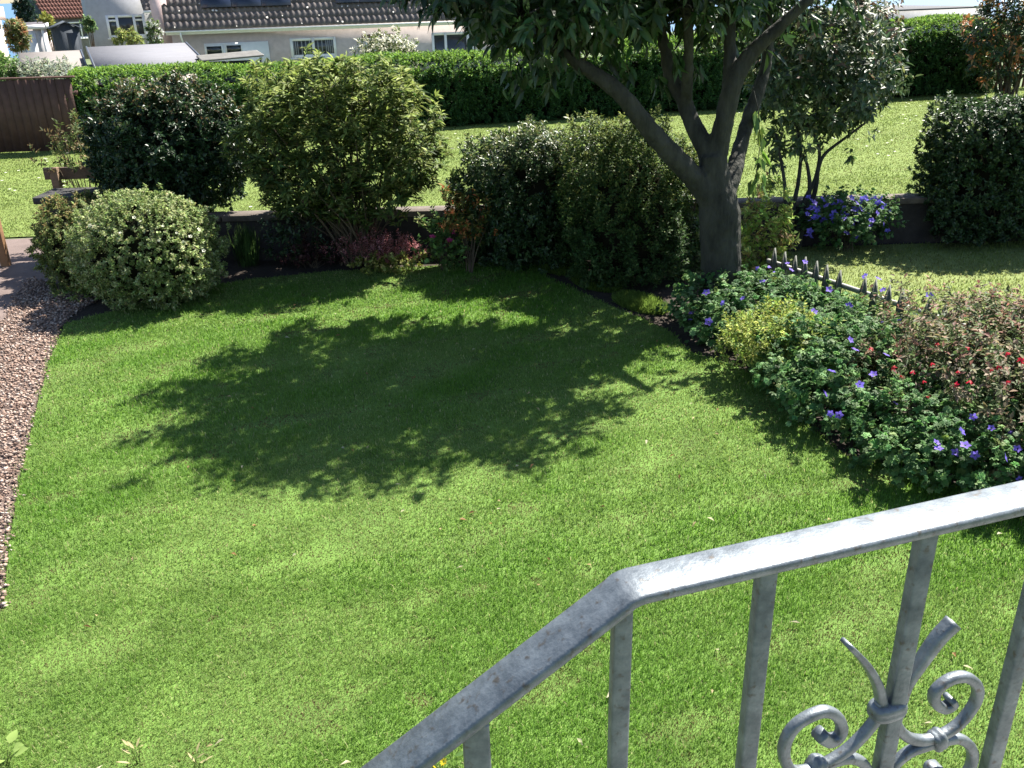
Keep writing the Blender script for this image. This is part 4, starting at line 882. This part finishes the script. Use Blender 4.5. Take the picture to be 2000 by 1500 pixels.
# --- white garage with up and over door
A = Hs("white_garage", "small white garage with a plain white up and over door", "garage", aty(34, 90, 47).xy, 22)
ax_ = A.f(93, 95)[0]; zt2 = A.f(92, 50)[1]
A.bx("wall", (0, .1, -.3), (ax_, 5.5, zt2-.02), M_harl)
for x in (0, ax_-.12): A.bx("door_post", (x, -.03, -.3), (x+(.32 if x == 0 else .12), .098, zt2-.16), M_pvc)
A.bx("fascia", (-.1, -.1, zt2-.15), (ax_+.1, .0, zt2+.06), M_pvc); A.bx("roof", (-.1, .003, zt2), (ax_+.12, 5.7, zt2+.08), nmat("dark_felt", (.10, .09, .10), .9))
A.bx("side_fascia", (ax_+.122, -.1, zt2-.14), (ax_+.15, 5.7, zt2+.1), M_pvc)
d_ = A.bx("door", (.33, .02, -.25), (ax_-.4, .096, zt2-.2), nmat("garage_door", (.66, .70, .76), .5, .05, 2)); A.bx("frame_side", (ax_-.39, .03, -.25), (ax_-.13, .096, zt2-.2), M_ghar)
A.bx("handle", (ax_/2-.1, .0, .75), (ax_/2+.1, .019, .82), M_ghar, d_)
# --- dark shed
S = Hs("garden_shed", "dark blue stained garden shed with a shallow pitched roof", "shed", aty(108, 90, 44).xy, 26)
sw = S.f(161, 90)[0]; zl = S.f(108, 56)[1]; zr = S.f(156, 52)[1]; za = S.f(130, 44)[1]; xa = S.f(130, 60)[0]
g = Geo(); fr2 = [(0, -.3), (sw, -.3), (sw, zl), (xa, za), (0, zl)]; V = [(x, y, z) for y in (0, 2.4) for x, z in fr2]; T = [[0, 1, 2], [0, 2, 3], [0, 3, 4], [5, 7, 6], [5, 8, 7], [5, 9, 8]]
for i in range(5): j = (i+1) % 5; T += [[i, i+5, j+5], [i, j+5, j]]
g.add(V, T, (1, 1, 1)); g.build("wall", M_dshed, S.e)
g = Geo()
for (xa0, za0, xb0, zb0) in ((-.12, zl-.05, xa, za), (xa, za, sw+.12, zl-.05)):
    g.add([(xa0, -.12, za0+.012), (xb0, -.12, zb0+.012), (xb0, 2.5, zb0+.012), (xa0, 2.5, za0+.012), (xa0, -.12, za0+.05), (xb0, -.12, zb0+.05), (xb0, 2.5, zb0+.05), (xa0, 2.5, za0+.05)], [[0, 2, 1], [0, 3, 2], [4, 5, 6], [4, 6, 7], [0, 1, 5], [0, 5, 4], [1, 2, 6], [1, 6, 5], [2, 3, 7], [2, 7, 6], [3, 0, 4], [3, 4, 7]], (1, 1, 1))
g.build("roof", M_dshed, S.e); S.bx("door", (sw*.5, -.03, -.1), (sw*.9, -.001, zl-.2), M_dshed)
# --- two low garages just behind the hedge
def low_garage(label, xa, xb, ya_px, yb_px, Y, mat, wallm):
    r = math.radians(25); yy = Vector((-math.sin(r), math.cos(r), 0)); xx = Vector((yy.y, -yy.x, 0)); pa = aty(xa, ya_px, Y); pb = on_plane(xb, yb_px, pa, yy); w_ = (pb-pa).dot(xx); dp_ = 5.2
    o = pa-yy*dp_; gz2 = -.9; h = Hs("low_garage", label, "garage", o.xy, 25, gz2); zr_ = (pa.z+pb.z)/2-gz2; zf = zr_-dp_*math.tan(math.radians(6))
    def slab(nm, x0, x1, y0, y1, z0, z1, m_):
        g = Geo(); k_ = (zr_-zf)/dp_; V = [(x, y, z+k_*y) for x in (x0, x1) for y in (y0, y1) for z in (z0, z1)]
        q = [(0, 1, 3, 2), (4, 6, 7, 5), (0, 4, 5, 1), (2, 3, 7, 6), (0, 2, 6, 4), (1, 5, 7, 3)]
        g.add(V, [t for a_, b_, c_, d_ in q for t in ((a_, b_, c_), (a_, c_, d_))], (1, 1, 1)); return g.build(nm, m_, h.e)
    slab("roof", 0, w_, 0, dp_, zf-.07, zf, mat); slab("verge_trim", -.05, -.003, 0, dp_, zf-.12, zf+.03, M_pvf); slab("verge_trim", w_+.003, w_+.05, 0, dp_, zf-.12, zf+.03, M_pvf)
    h.bx("wall", (.1, .1, -.5), (w_-.1, dp_-.1, zf-.072), wallm); h.bx("fascia", (0, -.03, zf-.14), (w_, -.002, zf-.0), M_pvc); return h
low_garage("low garage with broad pale grey felt roof behind the hedge", 170, 362, 90, 85, 33, M_felt, M_harl)
low_garage("small low garage with pale pinkish roof beside the wider felt roofed one", 38, 156, 104, 97, 33.6, nmat("pale_concrete_roof", (.19, .17, .16), .9, .10, 1.5, .2, 40), M_harl)
# --- lean-to with corrugated roof
C_ = Hs("lean_to", "small lean-to with ribbed corrugated roof over the hedge", "lean-to", aty(393, 116, 30).xy, 17, -.9)
w2 = C_.f(516, 108)[0]; z0 = C_.f(398, 119)[1]; z1 = C_.f(520, 108)[1]; g = Geo(); xs = np.linspace(0, w2, 60); ys = np.linspace(0, 1.3, 20); V = []
for j, y in enumerate(ys):
    for x in xs: V.append((x-.3*y/2.6, y, z0+(z1-z0)*x/w2+.13*y/2.6*1.3+.035*math.sin(j*math.pi/2)))
T = []; m = len(xs)
for j in range(len(ys)-1):
    for i in range(m-1): q = j*m+i; T += [[q, q+1, q+m+1], [q, q+m+1, q+m]]
g.add(V, T, (1, 1, 1)); o = g.build("roof", M_corr, C_.e); sm = o.modifiers.new("thick", 'SOLIDIFY'); sm.thickness = .02
for x in (.1, w2-.15): C_.bx("post", (x, .1, -.4), (x+.08, .18, z0+(z1-z0)*x/w2-.06), M_dshed)
C_.bx("back_panel", (.05, 1.1, -.4), (w2-.4, 1.16, z0-.1), M_dshed)
# --- cream house at the left edge
Lh = Hs("cream_house", "cream rendered house end at the far left of the frame", "house", (aty(17, 104, 40).xy-8*Vector((-math.sin(math.radians(6)), math.cos(math.radians(6))))), 6, -1.0)
zc = 3.1; Lh.bx("wall", (-7, 0, -.4), (0, 8, zc), M_cream)
tiled(Lh, "roof", -7.3, .12, -.3, zc-.02, .72, 12, .42, .3, M_tile); Lh.bx("fascia", (-7.3, -.33, zc-.18), (.12, -.30, zc), M_pink)
Lh.bx("bargeboard", (.13, -.3, zc-.15), (.2, 8, zc+.35), M_pink); Lh.bx("gable", (-.2, 0, zc+.001), (-.003, 7.9, zc+1.2), M_cream)
# --- long low building on the right
q = at(1700, 22, .75); Q = Hs("flat_roofed_building", "long low grey flat roofed building beyond the right part of the hedge", "building", (q.x-3, q.y), 20)
Q.bx("wall", (0, 0, -.4), (14, 9, 1.85), M_ghar); Q.bx("roof", (-.15, -.15, 1.852), (14.15, 9.15, 1.95), nmat("grey_roofing", (.085, .086, .093), .9, .1, 1), bv=.01)

# shrubs and small trees among the houses
def far_shrub(name, label, cat, box_, Y, n, nl, L, W, cols, seed, gz=GZ, tips=None, tp_=.5, **kw):
    c, rx, rz = pbox(*box_, Y); ry = kw.pop('ry', rx*.7)
    kw.setdefault('stems', 8)
    return shrub(name, label, cat, c, (rx, ry, rz), n, nl, L, W, cols, M_leaf, seed, ground=gz, tips=tips, tipf=(lambda P, O, c, r, rng: np.where(rng.random(len(P)) < tp_, .85, .1)) if tips else None, lump=.2, sr=.03, **kw)
far_shrub("silver_shrub", "silvery grey leaved shrub rising behind the brown board fence", "shrub", (35, 160, 128, 190), 19.2, 360, 16, .075, .03, [((.26, .30, .22), 3), ((.36, .38, .31), 2), ((.18, .23, .13), 1)], 101, 0, shoot=.14, up=.6)
far_shrub("green_shrub", "green leafy shrub left of the silvery one behind the fence", "shrub", (-50, 44, 116, 190), 19.0, 340, 16, .07, .035, [((.09, .17, .04), 3), ((.16, .26, .07), 1)], 102, 0, shoot=.14)
far_shrub("blossoming_shrub", "round shrub thick with creamy white blossom above the hedge", "shrub", (703, 815, 66, 160), 22.6, 420, 18, .06, .035, [((.12, .16, .06), 3), ((.2, .24, .1), 1)], 103, -.3, tips=[(.62, .60, .48), (.7, .68, .58)], tp_=.7, shoot=.1)
far_shrub("yellow_green_shrub", "yellow green shrub under the grey house's window", "shrub", (226, 276, 60, 105), 42, 150, 14, .12, .06, [((.17, .22, .06), 3), ((.25, .28, .09), 2)], 104)
far_shrub("rose_bush", "rose bush with white blooms by the pink side wall", "shrub", (288, 314, 42, 95), 43.5, 90, 14, .11, .06, [((.12, .18, .06), 3)], 105, tips=[(.7, .7, .66)], tp_=.2)
t_ = far_shrub("red_tipped_tree", "small bushy tree with orange red tips beside the white garage", "tree", (16, 50, 44, 96), 35, 150, 14, .16, .05, [((.12, .15, .05), 3), ((.22, .24, .10), 1)], 106, -1.1, tips=[(.40, .20, .10), (.42, .32, .16)], tp_=.4)
far_shrub("yellow_climber", "yellow leaved bush at the corner of the red roofed cottage", "shrub", (80, 107, 26, 75), 50, 90, 14, .14, .07, [((.26, .28, .06), 3), ((.18, .2, .05), 1)], 107)
far_shrub("garden_bush", "green bush between the dark shed and the grey house", "shrub", (162, 184, 36, 62), 52, 80, 14, .14, .07, [((.12, .2, .08), 3), ((.2, .28, .12), 1)], 108)
far_shrub("dark_conifer", "dark evergreen tree behind the white garage roof", "tree", (30, 66, -25, 60), 60, 220, 14, .18, .05, [((.02, .045, .03), 3), ((.03, .06, .035), 1)], 109)

# off-frame tree whose shadow lies on the neighbour's lawn
rng = np.random.default_rng(90); NT = empty("neighbour_tree", (6.75, 10.2, 0)); g = Geo()
tube(g, catmull([(0, 0, -.02), (.05, 0, .8), (-.05, .05, 1.5), (-.2, 0, 2.2)], 5), np.linspace(.13, .06, 16), (1, 1, 1), 10)
tube(g, catmull([(-.03, .03, 1.2), (-.5, -.2, 1.7), (-.9, -.3, 2.15)], 5), np.linspace(.06, .025, 11), (1, 1, 1), 8); g.build("trunk", M_bark, NT, smooth=True)
g = Geo(); P, O = ell(rng, 150, (.05, 0, 2.4), (.85, .8, .55), 2, .7, .3); clumps(g, P, O, rng, 14, .11, .045, TL, shoot=.18, up=.2, droop=.4)
g.build("crown", M_gloss, NT); tag(NT, "small leafy tree on the green just beyond the right frame edge", "tree")
